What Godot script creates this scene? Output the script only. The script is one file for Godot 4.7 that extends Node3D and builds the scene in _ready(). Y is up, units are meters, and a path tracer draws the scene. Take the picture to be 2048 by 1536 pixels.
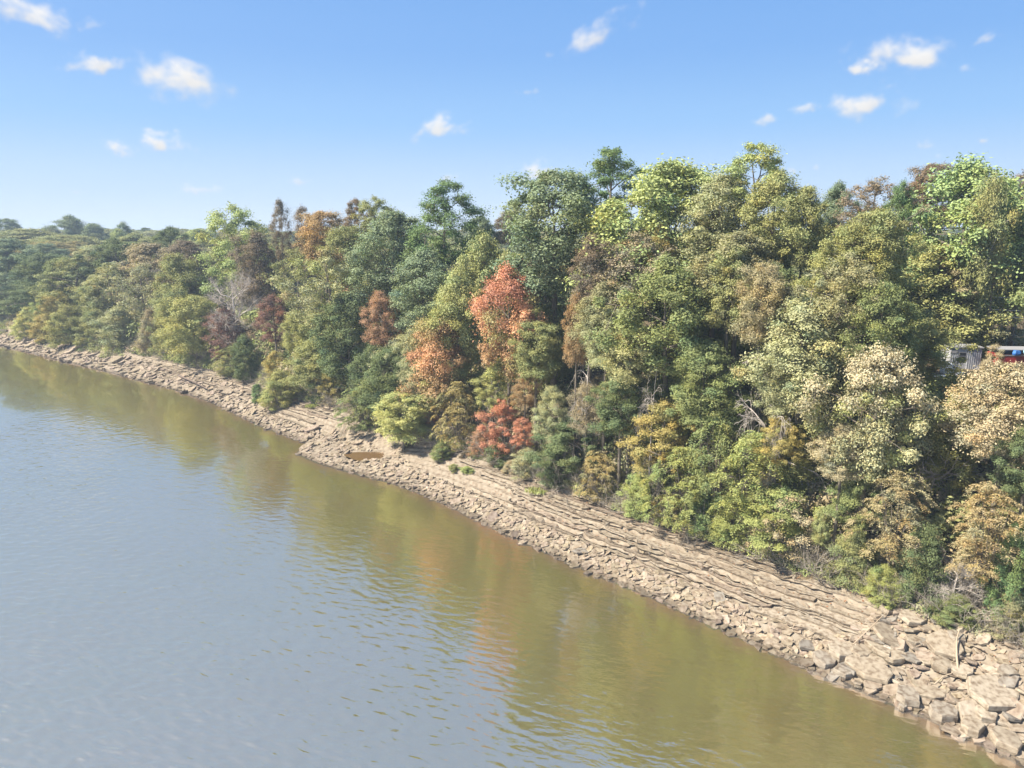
extends Node3D

const EYE := Vector3(0, 24, 0)
const PITCH := 11.7
const FOV := 56.0
const EXPOSURE := 2.7
const SUN_AZ := -98.0     # degrees from the view direction, negative to the left
const SUN_EL := 48.0
const POOL := Vector2(-15.3, -75.2)

# the river's edge from far upstream to beside the camera, as (x, z)
const SHORE_POINTS := [Vector2(-450, -205), Vector2(-320, -205), Vector2(-230, -200), Vector2(-175, -190), Vector2(-140, -176), Vector2(-113.5, -158.5), Vector2(-92, -141.9), Vector2(-67, -122.7), Vector2(-46.9, -105.9), Vector2(-32.4, -89.9), Vector2(-25.3, -83), Vector2(-17.5, -74.5), Vector2(-11, -67.6), Vector2(-5.6, -61.8), Vector2(-1, -56.2), Vector2(2.9, -51.9), Vector2(6.3, -48.1), Vector2(9.4, -45.2), Vector2(12, -42.2), Vector2(14.4, -39.6), Vector2(16.5, -37.3), Vector2(18.7, -34.9), Vector2(21.1, -32.6), Vector2(22.4, -31), Vector2(23.9, -28.9), Vector2(26, -25.5), Vector2(29, -20), Vector2(34, -12), Vector2(42, 0), Vector2(60, 25)]
# base colours of leaves, linear
const LEAF := {
	"dk": [0.150, 0.187, 0.090],
	"dkg": [0.155, 0.225, 0.098],
	"bluegreen": [0.217, 0.267, 0.162],
	"mid": [0.225, 0.257, 0.110],
	"midbright": [0.317, 0.366, 0.144],
	"fresh": [0.356, 0.403, 0.168],
	"freshdeep": [0.297, 0.377, 0.162],
	"olive": [0.286, 0.298, 0.135],
	"yolive": [0.309, 0.315, 0.139],
	"yolive2": [0.400, 0.385, 0.195],
	"gyellow": [0.355, 0.355, 0.146],
	"gyellow2": [0.309, 0.335, 0.126],
	"yellow": [0.400, 0.335, 0.130],
	"yellowgreen": [0.311, 0.310, 0.126],
	"paleyel": [0.401, 0.336, 0.169],
	"lime": [0.356, 0.372, 0.170],
	"limeyellow": [0.439, 0.441, 0.182],
	"gold": [0.366, 0.311, 0.150],
	"orangegold": [0.412, 0.285, 0.150],
	"orangegold2": [0.387, 0.313, 0.177],
	"orangetan": [0.368, 0.318, 0.189],
	"orange": [0.531, 0.295, 0.174],
	"orangebrown": [0.332, 0.226, 0.124],
	"rust": [0.380, 0.235, 0.153],
	"rustbrown": [0.231, 0.172, 0.113],
	"red": [0.489, 0.234, 0.155],
	"maroon": [0.213, 0.123, 0.100],
	"maroonbrown": [0.228, 0.183, 0.133],
	"maroontan": [0.269, 0.215, 0.151],
	"brown": [0.335, 0.283, 0.184],
	"tan": [0.431, 0.362, 0.237],
	"tanbrown": [0.322, 0.275, 0.186],
	"tanolive": [0.308, 0.297, 0.168],
	"paletan": [0.405, 0.357, 0.237],
	"greygreen": [0.364, 0.370, 0.210],
	"greyolive": [0.358, 0.356, 0.214],
	"bark": [0.428, 0.420, 0.399],
}
# things that grow: name, label, category, group, x, z, height, height of the crown, crown radius, habit, colour
const GROWING := [
	["oak_tree", "dark blue-green oak on the far hilltop at the extreme left", "tree", "", -208.0, -304.0, 14.4, 14.4, 6.53, "oak", "bluegreen"],
	["oak_tree", "broad dark oak crown rising highest on the far left skyline", "tree", "", -172.1, -289.4, 15.3, 15.3, 8.37, "oak", "bluegreen"],
	["oak_tree", "rounded dark oak touching the right side of the highest far-left crown", "tree", "", -161.5, -285.2, 12.7, 12.7, 6.14, "oak", "bluegreen"],
	["oak_tree", "small dark round oak alone on the far skyline, right of the highest far-left crown", "tree", "", -148.5, -281.9, 12.8, 12.8, 5.37, "oval", "bluegreen"],
	["poplar_tree", "slim yellow-green tree in front of the small dark round skyline oak", "tree", "", -140.1, -261.5, 11.3, 11.3, 3.68, "oval", "fresh"],
	["oak_tree", "dark green rounded tree on the skyline where the far hill dips", "tree", "", -79.7, -171.7, 12.9, 10.2, 4.42, "oak", "dk"],
	["woodland_tree", "hazy pale green tree on the distant skyline behind the dip", "tree", "", -105.8, -248.7, 11.6, 11.6, 7.22, "oak", "fresh"],
	["woodland_tree", "pale yellow-green spreading tree below the far left hilltop oaks", "tree", "", -169.7, -258.3, 11.6, 11.6, 16.06, "oak", "yolive"],
	["woodland_tree", "pale yellow-green crown under the highest far-left oak", "tree", "", -146.6, -243.1, 10.1, 10.1, 13.11, "oak", "yolive"],
	["woodland_tree", "yellowish green crown right of the far left oaks, below the skyline", "tree", "", -116.4, -225.5, 10.8, 10.8, 9.36, "oak", "yolive"],
	["woodland_tree", "orange-olive crown behind the dark cluster at far left", "tree", "", -135.6, -215.9, 9.2, 9.2, 8.08, "oak", "gold"],
	["woodland_tree", "dark blue-green tree highest in the shaded cluster at the left edge", "tree", "", -130.8, -190.3, 12.9, 12.9, 7.92, "oak", "bluegreen"],
	["woodland_tree", "dark green tree right of the shaded cluster's highest crown, left edge", "tree", "", -112.5, -175.5, 11.1, 11.1, 6.97, "oak", "dk"],
	["woodland_tree", "deep green tree low in the shaded left-edge cluster above the bank", "tree", "", -123.4, -177.6, 9.3, 9.3, 5.82, "oval", "bluegreen"],
	["woodland_tree", "shadowy blue-green tree reaching down to the bank behind the pale left shrubs", "tree", "", -112.5, -170.3, 8.5, 8.5, 5.73, "oval", "dk"],
	["woodland_tree", "dark green oval tree between the shaded left cluster and the pale round crown", "tree", "", -102.6, -167.5, 10.6, 10.6, 6.31, "oak", "mid"],
	["woodland_tree", "pale grey-green dome-shaped crown in the left woods", "tree", "", -96.6, -168.6, 11.2, 11.2, 5.77, "oak", "greygreen"],
	["woodland_tree", "dark oak crown right behind the pale grey-green dome on the left", "tree", "", -89.5, -166.3, 11.6, 11.6, 6.23, "oak", "dk"],
	["woodland_tree", "olive spreading tree in front of the pale grey-green dome on the left", "tree", "", -97.5, -162.0, 11.6, 11.6, 7.46, "open", "olive"],
	["woodland_tree", "pale yellowish tree with a flat top beside the olive spreading left tree", "tree", "", -86.4, -148.9, 9.8, 9.8, 3.80, "open", "yolive"],
	["woodland_tree", "grey-green slope tree right of the flat-topped pale yellowish tree", "tree", "", -82.1, -149.2, 11.6, 11.6, 5.76, "feather", "greygreen"],
	["woodland_tree", "grey-brown tall thin-leaved tree on the left slope", "tree", "", -71.5, -140.3, 12.1, 12.1, 5.60, "half", "greyolive"],
	["woodland_tree", "brownish broad crown below the skyline dip", "tree", "", -76.5, -153.8, 11.5, 11.5, 7.70, "oak", "brown"],
	["woodland_tree", "maroon-tinted brown crown right of the skyline dip", "tree", "", -64.0, -142.7, 12.5, 12.5, 5.66, "oak", "maroonbrown"],
	["woodland_tree", "olive tree with small leaves left of the bare grey tree", "tree", "", -61.1, -133.9, 13.2, 13.2, 5.05, "oval", "olive"],
	["woodland_tree", "olive-yellow lower tree above the bank's fallen grey branches", "tree", "", -58.3, -126.4, 11.1, 11.1, 4.12, "oval", "yolive"],
	["willow_shrub", "pale green round shrub leftmost on the bank at the water", "shrub", "", -108.6, -161.1, 6.4, 6.4, 3.47, "shrub", "limeyellow"],
	["willow_shrub", "golden yellow shrub right of the leftmost round bank shrub", "shrub", "", -100.5, -154.7, 5.4, 5.4, 3.44, "shrub", "yellow"],
	["small_tree", "bright golden small tree rising behind the yellow bank shrubs", "tree", "", -98.4, -156.1, 9.2, 9.2, 3.24, "oval", "yellow"],
	["small_tree", "small yellow-green tree left of the bright golden small tree", "tree", "", -105.2, -161.3, 6.8, 6.8, 2.35, "oval", "fresh"],
	["willow_shrub", "large yellow-green bank shrub with a dark base near the left", "shrub", "", -90.7, -147.7, 8.0, 8.0, 4.51, "shrub", "yellowgreen"],
	["willow_shrub", "grey-olive bank shrub right of the large yellow-green one", "shrub", "", -82.8, -143.7, 7.0, 7.0, 3.49, "shrub", "olive"],
	["slope_shrub", "grey-green loose shrub above the grey ledges, left of centre", "shrub", "", -75.4, -138.8, 7.4, 7.4, 4.34, "shrub", "greygreen"],
	["slope_shrub", "dry brownish shrub above the left ledges", "shrub", "", -66.4, -131.9, 7.5, 7.5, 2.57, "shrub", "brown"],
	["slope_shrub", "olive shrub with gold tips above the left ledges", "shrub", "", -61.7, -128.7, 9.1, 9.1, 2.68, "shrub", "olive"],
	["small_tree", "yellow-green slim tree at the left foot of the maroon tree", "tree", "", -51.5, -120.4, 9.8, 7.3, 2.53, "oval", "gyellow"],
	["bare_tree", "bare grey round-topped tree with fine twigs, left of centre", "tree", "", -45.1, -116.7, 14.2, 14.2, 5.16, "bare", "bark"],
	["maroon_tree", "maroon tree hanging below the bare grey tree", "tree", "", -46.0, -115.6, 9.0, 9.0, 3.97, "open", "maroon"],
	["maroon_tree", "maroon tree right of and below the bare grey tree", "tree", "", -35.4, -107.3, 10.4, 7.8, 3.26, "open", "maroon"],
	["cedar_tree", "dark green narrow tree leaning over the left ledges", "tree", "", -40.7, -108.4, 6.8, 6.8, 2.43, "oval", "dk"],
	["small_tree", "pale yellow-green tree just left of the narrow dark leaning tree", "tree", "", -44.9, -112.8, 4.6, 4.6, 2.37, "feather", "yolive"],
	["bank_shrub", "very dark green small round shrub on the rubble", "shrub", "", -35.5, -98.7, 2.5, 2.5, 1.19, "shrub", "dkg"],
	["bank_shrub", "yellow-orange shrub leaning out over the rubble left of the cove", "shrub", "", -31.5, -95.2, 4.7, 4.7, 2.83, "shrub", "gyellow"],
	["bank_shrub", "yellow shrub on the slope above the leaning orange one", "shrub", "", -35.1, -104.6, 4.1, 4.1, 1.76, "shrub", "yellow"],
	["ash_tree", "bright green tall airy tree on the skyline left of centre", "tree", "", -50.1, -133.4, 17.9, 17.9, 6.92, "open", "fresh"],
	["woodland_tree", "dusky brown-purple oval tree below the bright airy skyline tree", "tree", "", -42.0, -120.8, 15.6, 12.3, 4.24, "oval", "maroonbrown"],
	["tall_tree", "narrow purple-brown sparse tree spiking above the left ridge", "tree", "", -39.1, -125.1, 18.9, 11.7, 1.96, "column", "maroonbrown"],
	["tall_tree", "thin reddish-brown sparse tree right of the purple-brown spike", "tree", "", -34.1, -120.6, 17.6, 11.3, 1.89, "column", "rustbrown"],
	["oak_tree", "orange-gold tree on the ridge left of the big blue-green crowns", "tree", "", -28.9, -113.5, 17.1, 10.0, 4.34, "oak", "orangegold"],
	["tall_tree", "sparse orange-brown treetop on the skyline left of centre", "tree", "", -23.4, -110.2, 17.9, 7.5, 2.56, "open", "rustbrown"],
	["woodland_tree", "olive treetop on the skyline between orange-brown and dark green tops", "tree", "", -19.2, -104.3, 18.0, 8.3, 3.47, "open", "olive"],
	["oak_tree", "large blue-green rounded tree left of the centre skyline", "tree", "", -15.5, -95.3, 17.5, 13.7, 5.96, "oak", "bluegreen"],
	["tall_tree", "tall dark green tree with open spreading top, centre-left skyline", "tree", "", -8.3, -90.5, 20.1, 11.7, 4.88, "open", "dkg"],
	["woodland_tree", "olive-brown tree under the orange-gold ridge tree", "tree", "", -32.3, -109.6, 14.0, 9.7, 3.86, "half", "olive"],
	["woodland_tree", "olive tree behind the orange-gold ridge tree's right side", "tree", "", -23.9, -104.9, 15.5, 9.1, 3.94, "oak", "olive"],
	["maple_tree", "grey-green tree with salmon-red patches and a dark forked trunk", "tree", "", -24.0, -96.4, 16.4, 12.5, 5.19, "open", "M_patch"],
	["small_tree", "bright yellow-green slim tree beneath the salmon-patched tree", "tree", "", -30.3, -100.6, 9.4, 5.7, 1.97, "oval", "gyellow"],
	["woodland_tree", "dark green tree filling the slope below the salmon-patched tree", "tree", "", -20.7, -91.0, 12.1, 12.1, 4.26, "oak", "dk"],
	["woodland_tree", "olive-gold tree low on the slope above the cove's left ledges", "tree", "", -26.2, -94.5, 7.4, 7.4, 4.09, "oak", "olive"],
	["small_tree", "small tree with yellow tips above the cove's left ledges", "tree", "", -23.3, -91.2, 4.0, 4.0, 1.81, "open", "yellow"],
	["woodland_tree", "dark shadowy tree left of the pink-rust cone-shaped tree", "tree", "", -16.8, -85.1, 7.9, 7.9, 2.68, "oval", "dk"],
	["bank_shrub", "feathery dark green bush at the cove beside the lime tree", "shrub", "", -17.3, -82.3, 5.1, 5.1, 2.51, "feather", "mid"],
	["rust_tree", "cone-shaped rusty pink tree left of the red maple", "tree", "", -15.6, -86.6, 12.4, 6.7, 2.30, "oval", "rust"],
	["woodland_tree", "deep blue-green tree behind the rusty pink cone-shaped tree", "tree", "", -10.5, -86.2, 14.4, 10.9, 4.72, "oak", "bluegreen"],
	["woodland_tree", "grey-green slender tree left of the orange maple", "tree", "", -11.1, -79.4, 10.2, 6.0, 2.06, "oval", "greygreen"],
	["ash_tree", "pale lime-green tall tree just left of the red maple", "tree", "", -5.8, -76.9, 14.6, 11.5, 3.39, "oval", "lime"],
	["maple_tree", "orange-brown maple left of and below the pale lime-green tall tree", "tree", "", -7.6, -76.0, 12.0, 12.0, 3.70, "oak", "M_orange"],
	["maple_tree", "scarlet-topped red maple fading to orange lower down", "tree", "", -0.3, -68.7, 16.6, 12.1, 3.28, "oval", "M_red"],
	["woodland_tree", "olive-green tree showing right of the red maple's lower half", "tree", "", 2.2, -65.3, 12.6, 5.9, 2.58, "oak", "olive"],
	["woodland_tree", "pale green and yellow tree above the red maple", "tree", "", -3.2, -81.2, 14.8, 14.8, 3.75, "oak", "lime"],
	["woodland_tree", "small reddish-brown tree far on the skyline above the red maple", "tree", "", -0.5, -117.4, 14.9, 6.2, 2.53, "oak", "maroonbrown"],
	["woodland_tree", "hazy green treetops on the skyline left of the largest blue-green crown", "tree", "", -4.7, -115.6, 14.0, 6.6, 2.88, "oak", "bluegreen"],
	["lime_tree", "bright lime-yellow tree leaning over the gravel cove", "tree", "", -11.7, -75.2, 6.0, 6.0, 3.32, "oak", "limeyellow"],
	["olive_shrub", "golden olive airy bush right of the lime-yellow leaning tree", "shrub", "", -5.3, -72.1, 6.7, 6.7, 2.26, "feather", "gold"],
	["sumac_shrub", "orange-red spray of leaves behind the lime-yellow leaning tree", "shrub", "", -8.4, -75.6, 3.7, 2.8, 1.19, "open", "orange"],
	["sumac_shrub", "bright red low sumac right of the golden olive bush", "shrub", "", -0.9, -67.4, 5.7, 5.7, 2.22, "open", "red"],
	["sumac_shrub", "dull crimson low bush hanging left beneath the bright red sumac", "shrub", "", -3.1, -69.5, 2.9, 2.9, 1.15, "shrub", "rust"],
	["sumac_shrub", "orange-red low bush at the lower right of the bright red sumac", "shrub", "", 1.0, -65.0, 4.7, 2.8, 1.17, "open", "red"],
	["small_tree", "yellow-green small tree above the bright red sumac", "tree", "", -1.9, -69.3, 7.9, 4.2, 1.76, "open", "gyellow"],
	["small_tree", "orange-brown small tree right of the bright red sumac, upslope", "tree", "", 1.2, -65.7, 8.4, 3.8, 1.57, "open", "orangebrown"],
	["oak_tree", "largest blue-green dense crown standing right of centre skyline", "tree", "", 4.2, -70.9, 22.1, 13.9, 6.06, "oak", "bluegreen"],
	["tall_tree", "dark green open-topped tree behind the largest blue-green crown", "tree", "", 9.9, -74.6, 21.1, 11.1, 4.63, "open", "dkg"],
	["oak_tree", "broad yellow-green dome of foliage on the right-centre skyline", "tree", "", 14.2, -66.5, 19.8, 15.2, 6.63, "oak", "fresh"],
	["oak_tree", "grey-green half-dome joining the broad yellow-green dome's right side", "tree", "", 17.3, -62.1, 18.6, 8.3, 3.63, "oak", "greygreen"],
	["tall_tree", "olive-green tree with sparse lofty top, highest point of the skyline", "tree", "", 20.8, -63.0, 20.0, 9.4, 3.92, "open", "fresh"],
	["oak_tree", "olive-yellow tree below the loftiest skyline top", "tree", "", 20.4, -58.1, 18.7, 7.8, 3.30, "oak", "yolive"],
	["oak_tree", "olive tree on the skyline between loftiest top and brown-purple tree", "tree", "", 22.5, -56.9, 17.3, 7.3, 2.00, "oak", "olive"],
	["maroon_tree", "maroon-brown upright tree in front of the tan twiggy dome", "tree", "", 7.0, -63.6, 17.6, 7.4, 2.37, "oval", "maroonbrown"],
	["woodland_tree", "tan-brown twiggy dome-shaped tree right of the maroon-brown one", "tree", "", 10.8, -61.6, 16.8, 9.3, 4.43, "twiggy", "tanbrown"],
	["woodland_tree", "small yellow crown peeping out atop the tan twiggy dome", "tree", "", 12.6, -62.6, 16.2, 6.8, 1.74, "oval", "yellow"],
	["woodland_tree", "pale tan-grey tree right of the tan twiggy dome", "tree", "", 17.5, -56.4, 16.1, 8.2, 3.58, "oak", "tanolive"],
	["woodland_tree", "olive-yellow tree with a dark trunk in the centre right", "tree", "", 16.3, -54.5, 16.7, 7.0, 2.55, "open", "yolive"],
	["woodland_tree", "orange-tan tree right of the dark-trunked olive-yellow tree", "tree", "", 17.8, -51.6, 16.3, 6.8, 2.12, "oak", "orangetan"],
	["oak_tree", "big mid-green rounded tree at centre right of the slope", "tree", "", 12.2, -56.3, 16.8, 10.2, 4.41, "oak", "mid"],
	["woodland_tree", "olive-tan tree below the maroon-brown upright tree", "tree", "", 8.0, -60.4, 15.3, 6.4, 2.37, "oak", "tanolive"],
	["rust_tree", "orange-brown narrow tree right of the red maple", "tree", "", 5.6, -62.2, 14.5, 6.1, 1.52, "oval", "orangebrown"],
	["woodland_tree", "green leafy tree right of the orange-brown narrow tree", "tree", "", 7.8, -59.2, 14.4, 6.0, 2.43, "oak", "greygreen"],
	["woodland_tree", "pale yellow-olive tree above dangling dead limbs", "tree", "", 9.6, -57.1, 13.5, 7.3, 3.05, "open", "yolive2"],
	["woodland_tree", "grey-green tree with a pale round top, right of centre slope", "tree", "", 19.9, -48.7, 14.3, 8.4, 3.67, "oak", "greygreen"],
	["woodland_tree", "dark green tree beneath the big mid-green rounded tree", "tree", "", 14.2, -52.1, 12.3, 6.7, 2.91, "oak", "mid"],
	["woodland_tree", "dark green shaded tree below the dangling dead limbs", "tree", "", 8.8, -56.7, 10.0, 5.7, 2.50, "oak", "dk"],
	["woodland_tree", "brown-tinged small tree left of the shaded dark green tree", "tree", "", 6.3, -59.3, 8.6, 4.5, 1.80, "half", "tanbrown"],
	["poplar_tree", "slender grey-green tree right of the bright red sumac", "tree", "", 3.7, -62.1, 8.1, 4.9, 1.69, "oval", "greygreen"],
	["woodland_tree", "olive-grey leafy tree right of the dead grey branches", "tree", "", 18.5, -47.8, 12.6, 5.3, 2.10, "oak", "greygreen"],
	["yellow_tree", "bright yellow small-leaved tree above the rock shelf, centre right", "tree", "", 11.5, -53.6, 8.4, 6.1, 2.55, "open", "yellow"],
	["locust_shrub", "feathery yellow-green bush below the bright yellow tree", "shrub", "", 13.0, -51.5, 6.1, 6.1, 2.43, "feather", "gyellow2"],
	["locust_shrub", "feathery green bush left of the pale tan-leaved large tree", "shrub", "", 16.8, -47.8, 8.1, 8.1, 2.60, "feather", "gyellow2"],
	["locust_shrub", "upright feathery green tree behind the two feathery bushes", "shrub", "", 14.9, -50.6, 8.6, 8.6, 2.45, "feather", "mid"],
	["bank_shrub", "tan-yellow drooping bush on the rock shelf's upper edge", "shrub", "", 7.3, -57.4, 4.0, 4.0, 1.75, "feather", "paleyel"],
	["bank_shrub", "fresh green small bush on the shelf edge right of the tan-yellow drooping bush", "shrub", "", 10.1, -53.9, 3.3, 3.3, 1.38, "shrub", "midbright"],
	["bank_shrub", "vivid yellow low bush at the shelf edge", "shrub", "", 11.9, -51.7, 2.6, 2.6, 1.18, "open", "yellow"],
	["bank_shrub", "deep green bush right of the vivid yellow low bush", "shrub", "", 14.1, -50.2, 3.1, 3.1, 1.40, "shrub", "dkg"],
	["bank_shrub", "olive green bush at the shelf edge below the feathery bushes", "shrub", "", 15.7, -48.2, 3.3, 3.3, 1.49, "shrub", "gyellow2"],
	["bank_shrub", "tan-brown dry bush beside the feathery green bush", "shrub", "", 17.2, -47.2, 5.4, 5.4, 1.21, "shrub", "tan"],
	["yellow_shrub", "sparse yellow sprays left of the pale tan-leaved large tree", "shrub", "", 17.9, -46.9, 9.1, 3.8, 1.52, "open", "yellow"],
	["bare_shrub", "bare grey fan-shaped shrub with sparse leaves on the shelf edge", "shrub", "", 18.6, -45.4, 4.6, 4.6, 2.00, "half", "tan"],
	["sumac_shrub", "small bright light green shrub beside the fan-shaped shrub", "shrub", "", 19.8, -43.5, 4.6, 2.2, 0.64, "shrub", "lime"],
	["woodland_tree", "bluish green tree on the skyline left of the brown-purple crown", "tree", "", 29.1, -66.9, 15.8, 6.6, 2.34, "oak", "bluegreen"],
	["woodland_tree", "brown-purple fine-twigged crown on the right skyline", "tree", "", 27.1, -55.5, 16.9, 7.1, 3.01, "twiggy", "maroontan"],
	["woodland_tree", "dark green sparse treetop right of the brown-purple crown", "tree", "", 28.0, -53.6, 16.6, 7.0, 1.35, "open", "dkg"],
	["woodland_tree", "russet-brown crown behind the large fresh green dome", "tree", "", 44.0, -78.1, 18.3, 7.7, 2.91, "oak", "rustbrown"],
	["oak_tree", "large fresh green dome on the far right skyline", "tree", "", 43.4, -70.6, 17.6, 17.6, 7.01, "oak", "freshdeep"],
	["woodland_tree", "brownish crown at the right edge of the skyline", "tree", "", 50.0, -71.5, 17.3, 7.2, 2.67, "oak", "rustbrown"],
	["woodland_tree", "green crown at the right edge under the brownish skyline crown", "tree", "", 48.0, -68.8, 13.3, 7.3, 3.16, "oak", "mid"],
	["woodland_tree", "yellow-green tree right of the olive skyline tree", "tree", "", 25.3, -50.9, 16.5, 6.9, 2.57, "oak", "yolive"],
	["woodland_tree", "bright yellow tree in the upper right woods", "tree", "", 23.2, -50.2, 16.5, 6.9, 2.47, "oak", "yellowgreen"],
	["tall_tree", "tall narrow yellow-green tree with a long bare trunk at the right", "tree", "", 41.5, -64.5, 15.8, 15.8, 2.42, "tall", "yolive"],
	["woodland_tree", "yellow-green broad crown in the upper right woods, left of the tall trunk", "tree", "", 38.5, -67.0, 10.2, 10.2, 5.07, "oak", "gyellow"],
	["woodland_tree", "orange-tan crown beside the tall narrow yellow-green tree", "tree", "", 40.9, -65.9, 10.4, 5.4, 2.33, "oak", "orangetan"],
	["woodland_tree", "tan-olive tree below the bright yellow upper right tree", "tree", "", 22.4, -48.3, 15.8, 6.6, 2.68, "oak", "tanolive"],
	["woodland_tree", "dark green tree in the middle of the right-hand woods", "tree", "", 23.6, -46.0, 14.8, 6.2, 2.37, "oak", "mid"],
	["woodland_tree", "tan-olive rounded tree left of the grey shed, uphill", "tree", "", 40.0, -67.8, 6.7, 6.7, 4.30, "oak", "tanolive"],
	["woodland_tree", "leafy green tree at the right edge above the wires", "tree", "", 45.4, -65.1, 9.9, 6.0, 2.63, "oak", "mid"],
	["woodland_tree", "vine-covered dull green tree behind the wires at the right edge", "tree", "", 45.9, -66.2, 5.2, 5.2, 2.21, "column", "greygreen"],
	["small_tree", "small yellow tree in front of the wires beside the shed", "tree", "", 41.7, -64.3, 4.2, 4.2, 1.58, "oval", "gyellow"],
	["yellow_tree", "bright yellow-green tree beside the grey shed", "tree", "", 28.1, -49.7, 8.9, 6.1, 2.64, "oak", "yellowgreen"],
	["tan_tree", "large pale tan-leaved tree at the lower right", "tree", "", 22.2, -43.3, 13.5, 9.4, 3.13, "oak", "M_pale"],
	["tan_tree", "pale tan-leaved low limb of foliage left of the large pale tree's foot", "tree", "", 20.9, -43.8, 9.1, 3.9, 1.71, "oak", "paletan"],
	["tan_tree", "pale tan crown in front of the red trailer at the right edge", "tree", "", 28.4, -40.2, 11.1, 6.5, 2.82, "oak", "tan"],
	["woodland_tree", "olive-yellow tree above the rocky earth slope", "tree", "", 28.1, -44.5, 6.1, 6.1, 2.14, "oval", "yolive"],
	["woodland_tree", "dark grey-green tree at the right edge beside the rocky earth slope", "tree", "", 28.3, -37.9, 9.8, 4.3, 1.48, "oval", "dk"],
	["orange_shrub", "orange-pink tinted upright bush right of the bright light green shrub", "shrub", "", 23.0, -40.9, 7.6, 5.3, 1.89, "feather", "orangetan"],
	["orange_shrub", "orange-yellow rounded bush at the right edge above dead grey branches", "shrub", "", 26.7, -37.8, 7.4, 5.3, 1.91, "feather", "orangegold2"],
	["bank_shrub", "dark olive bush at the foot of the pale tan tree", "shrub", "", 21.5, -42.2, 3.8, 3.8, 1.35, "shrub", "olive"],
	["bank_shrub", "dark green low bush left of the dead grey branches", "shrub", "", 24.3, -39.3, 4.9, 4.9, 1.46, "shrub", "dk"],
	["bank_shrub", "small yellow-green bush beside the grey leaning slab", "shrub", "", 22.5, -40.2, 2.4, 2.4, 1.05, "shrub", "gyellow2"],
	["bare_shrub", "dead grey branches drooping beneath the orange-yellow bush", "shrub", "", 25.4, -38.3, 3.6, 3.6, 1.58, "bare", "bark"],
	["bank_shrub", "low green bush under the dead grey branches", "shrub", "", 25.2, -37.8, 1.6, 1.6, 1.14, "shrub", "mid"],
	["bank_shrub", "tan grassy bush at the right edge of the rubble", "shrub", "", 27.3, -36.3, 2.4, 2.4, 0.96, "shrub", "tanolive"],
	["bank_shrub", "deep green bush at the right edge behind the orange-yellow bush", "shrub", "", 27.4, -36.8, 5.8, 5.8, 1.09, "shrub", "dkg"],
	["bank_shrub", "low green bush at the right foot of the lime-yellow leaning tree", "shrub", "", -7.3, -70.8, 1.6, 1.6, 1.28, "shrub", "mid"],
	["bank_shrub", "tiny pale bush on the ledges below the lime-yellow leaning tree", "shrub", "", -5.8, -67.9, 0.7, 0.7, 0.59, "shrub", "olive"],
	["bank_shrub", "tiny bright green bush on the ledges below the red sumac", "shrub", "", -4.3, -66.9, 0.6, 0.6, 0.73, "shrub", "midbright"],
	["bank_shrub", "dusky low bush under the crimson bush at the shelf edge", "shrub", "", -1.1, -66.7, 2.3, 2.3, 1.44, "shrub", "dk"],
	["bank_shrub", "dusky grey-green low bush at the shelf edge, left of the tan-yellow drooping one", "shrub", "", 1.3, -63.8, 2.5, 2.5, 1.52, "shrub", "greyolive"],
	["bank_shrub", "dark low bush touching the tan-yellow drooping bush's left side", "shrub", "", 3.8, -60.8, 2.9, 2.9, 1.54, "shrub", "dk"],
	["bank_shrub", "small straw-coloured tuft bush at the shelf edge", "shrub", "", -0.2, -64.8, 1.2, 1.2, 0.80, "shrub", "tan"],
	["small_tree", "tan sapling between the grey shed and the red trailer", "tree", "", 30.6, -45.2, 7.9, 3.3, 0.86, "open", "tan"],
	["dead_tree", "dead tree with pale curving branches in the centre-right woods", "tree", "", 18.1, -48.3, 14.3, 14.3, 2.40, "dead", "bark"],
	["dead_tree", "dead pale-limbed tree right of the rusty narrow tree", "tree", "", 6.3, -60.8, 11.7, 11.7, 1.94, "dead", "bark"],
	["dead_tree", "dead grey-twigged tree below the yellow-olive tree", "tree", "", 11.0, -55.1, 12.0, 12.0, 1.76, "dead", "bark"],
	["woodland_tree", "tan-brown tree above and left of the bright golden small tree", "tree", "mid-slope trees filling the bluff woods", -149.9, -189.0, 14.7, 14.7, 8.57, "open", "tanbrown"],
	["woodland_tree", "blue-green tree above and left of the bright golden small tree", "tree", "mid-slope trees filling the bluff woods", -135.2, -181.8, 15.6, 15.6, 6.78, "half", "bluegreen"],
	["woodland_tree", "dark green tree right of the salmon-patched tree", "tree", "mid-slope trees filling the bluff woods", -22.0, -105.9, 9.2, 9.2, 4.44, "oak", "dk"],
	["woodland_tree", "maroon-brown tree above the red maple", "tree", "mid-slope trees filling the bluff woods", 0.7, -83.5, 10.4, 7.5, 3.26, "oak", "maroonbrown"],
	["woodland_tree", "mid-green tree right of the orange-tan tree", "tree", "mid-slope trees filling the bluff woods", 28.2, -76.0, 8.1, 7.9, 3.43, "oak", "mid"],
	["woodland_tree", "yellow-tinged green tree behind the olive-yellow tree above the fallen grey branches", "tree", "mid-slope trees filling the bluff woods", -53.5, -121.3, 11.1, 11.1, 5.64, "oak", "gyellow"],
	["woodland_tree", "olive green tree above the rusty pink cone-shaped tree", "tree", "mid-slope trees filling the bluff woods", -19.6, -103.2, 7.9, 7.9, 3.72, "oak", "olive"],
	["woodland_tree", "mid-green tree behind the rusty pink cone-shaped tree", "tree", "mid-slope trees filling the bluff woods", -15.0, -95.1, 7.5, 7.5, 5.38, "oval", "mid"],
	["woodland_tree", "dark green tree right of the red maple", "tree", "mid-slope trees filling the bluff woods", 4.3, -87.0, 6.6, 6.6, 4.91, "oak", "dk"],
	["woodland_tree", "olive green tree right of the big mid-green rounded tree", "tree", "mid-slope trees filling the bluff woods", 19.0, -72.7, 6.9, 6.9, 3.74, "oak", "olive"],
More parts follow.
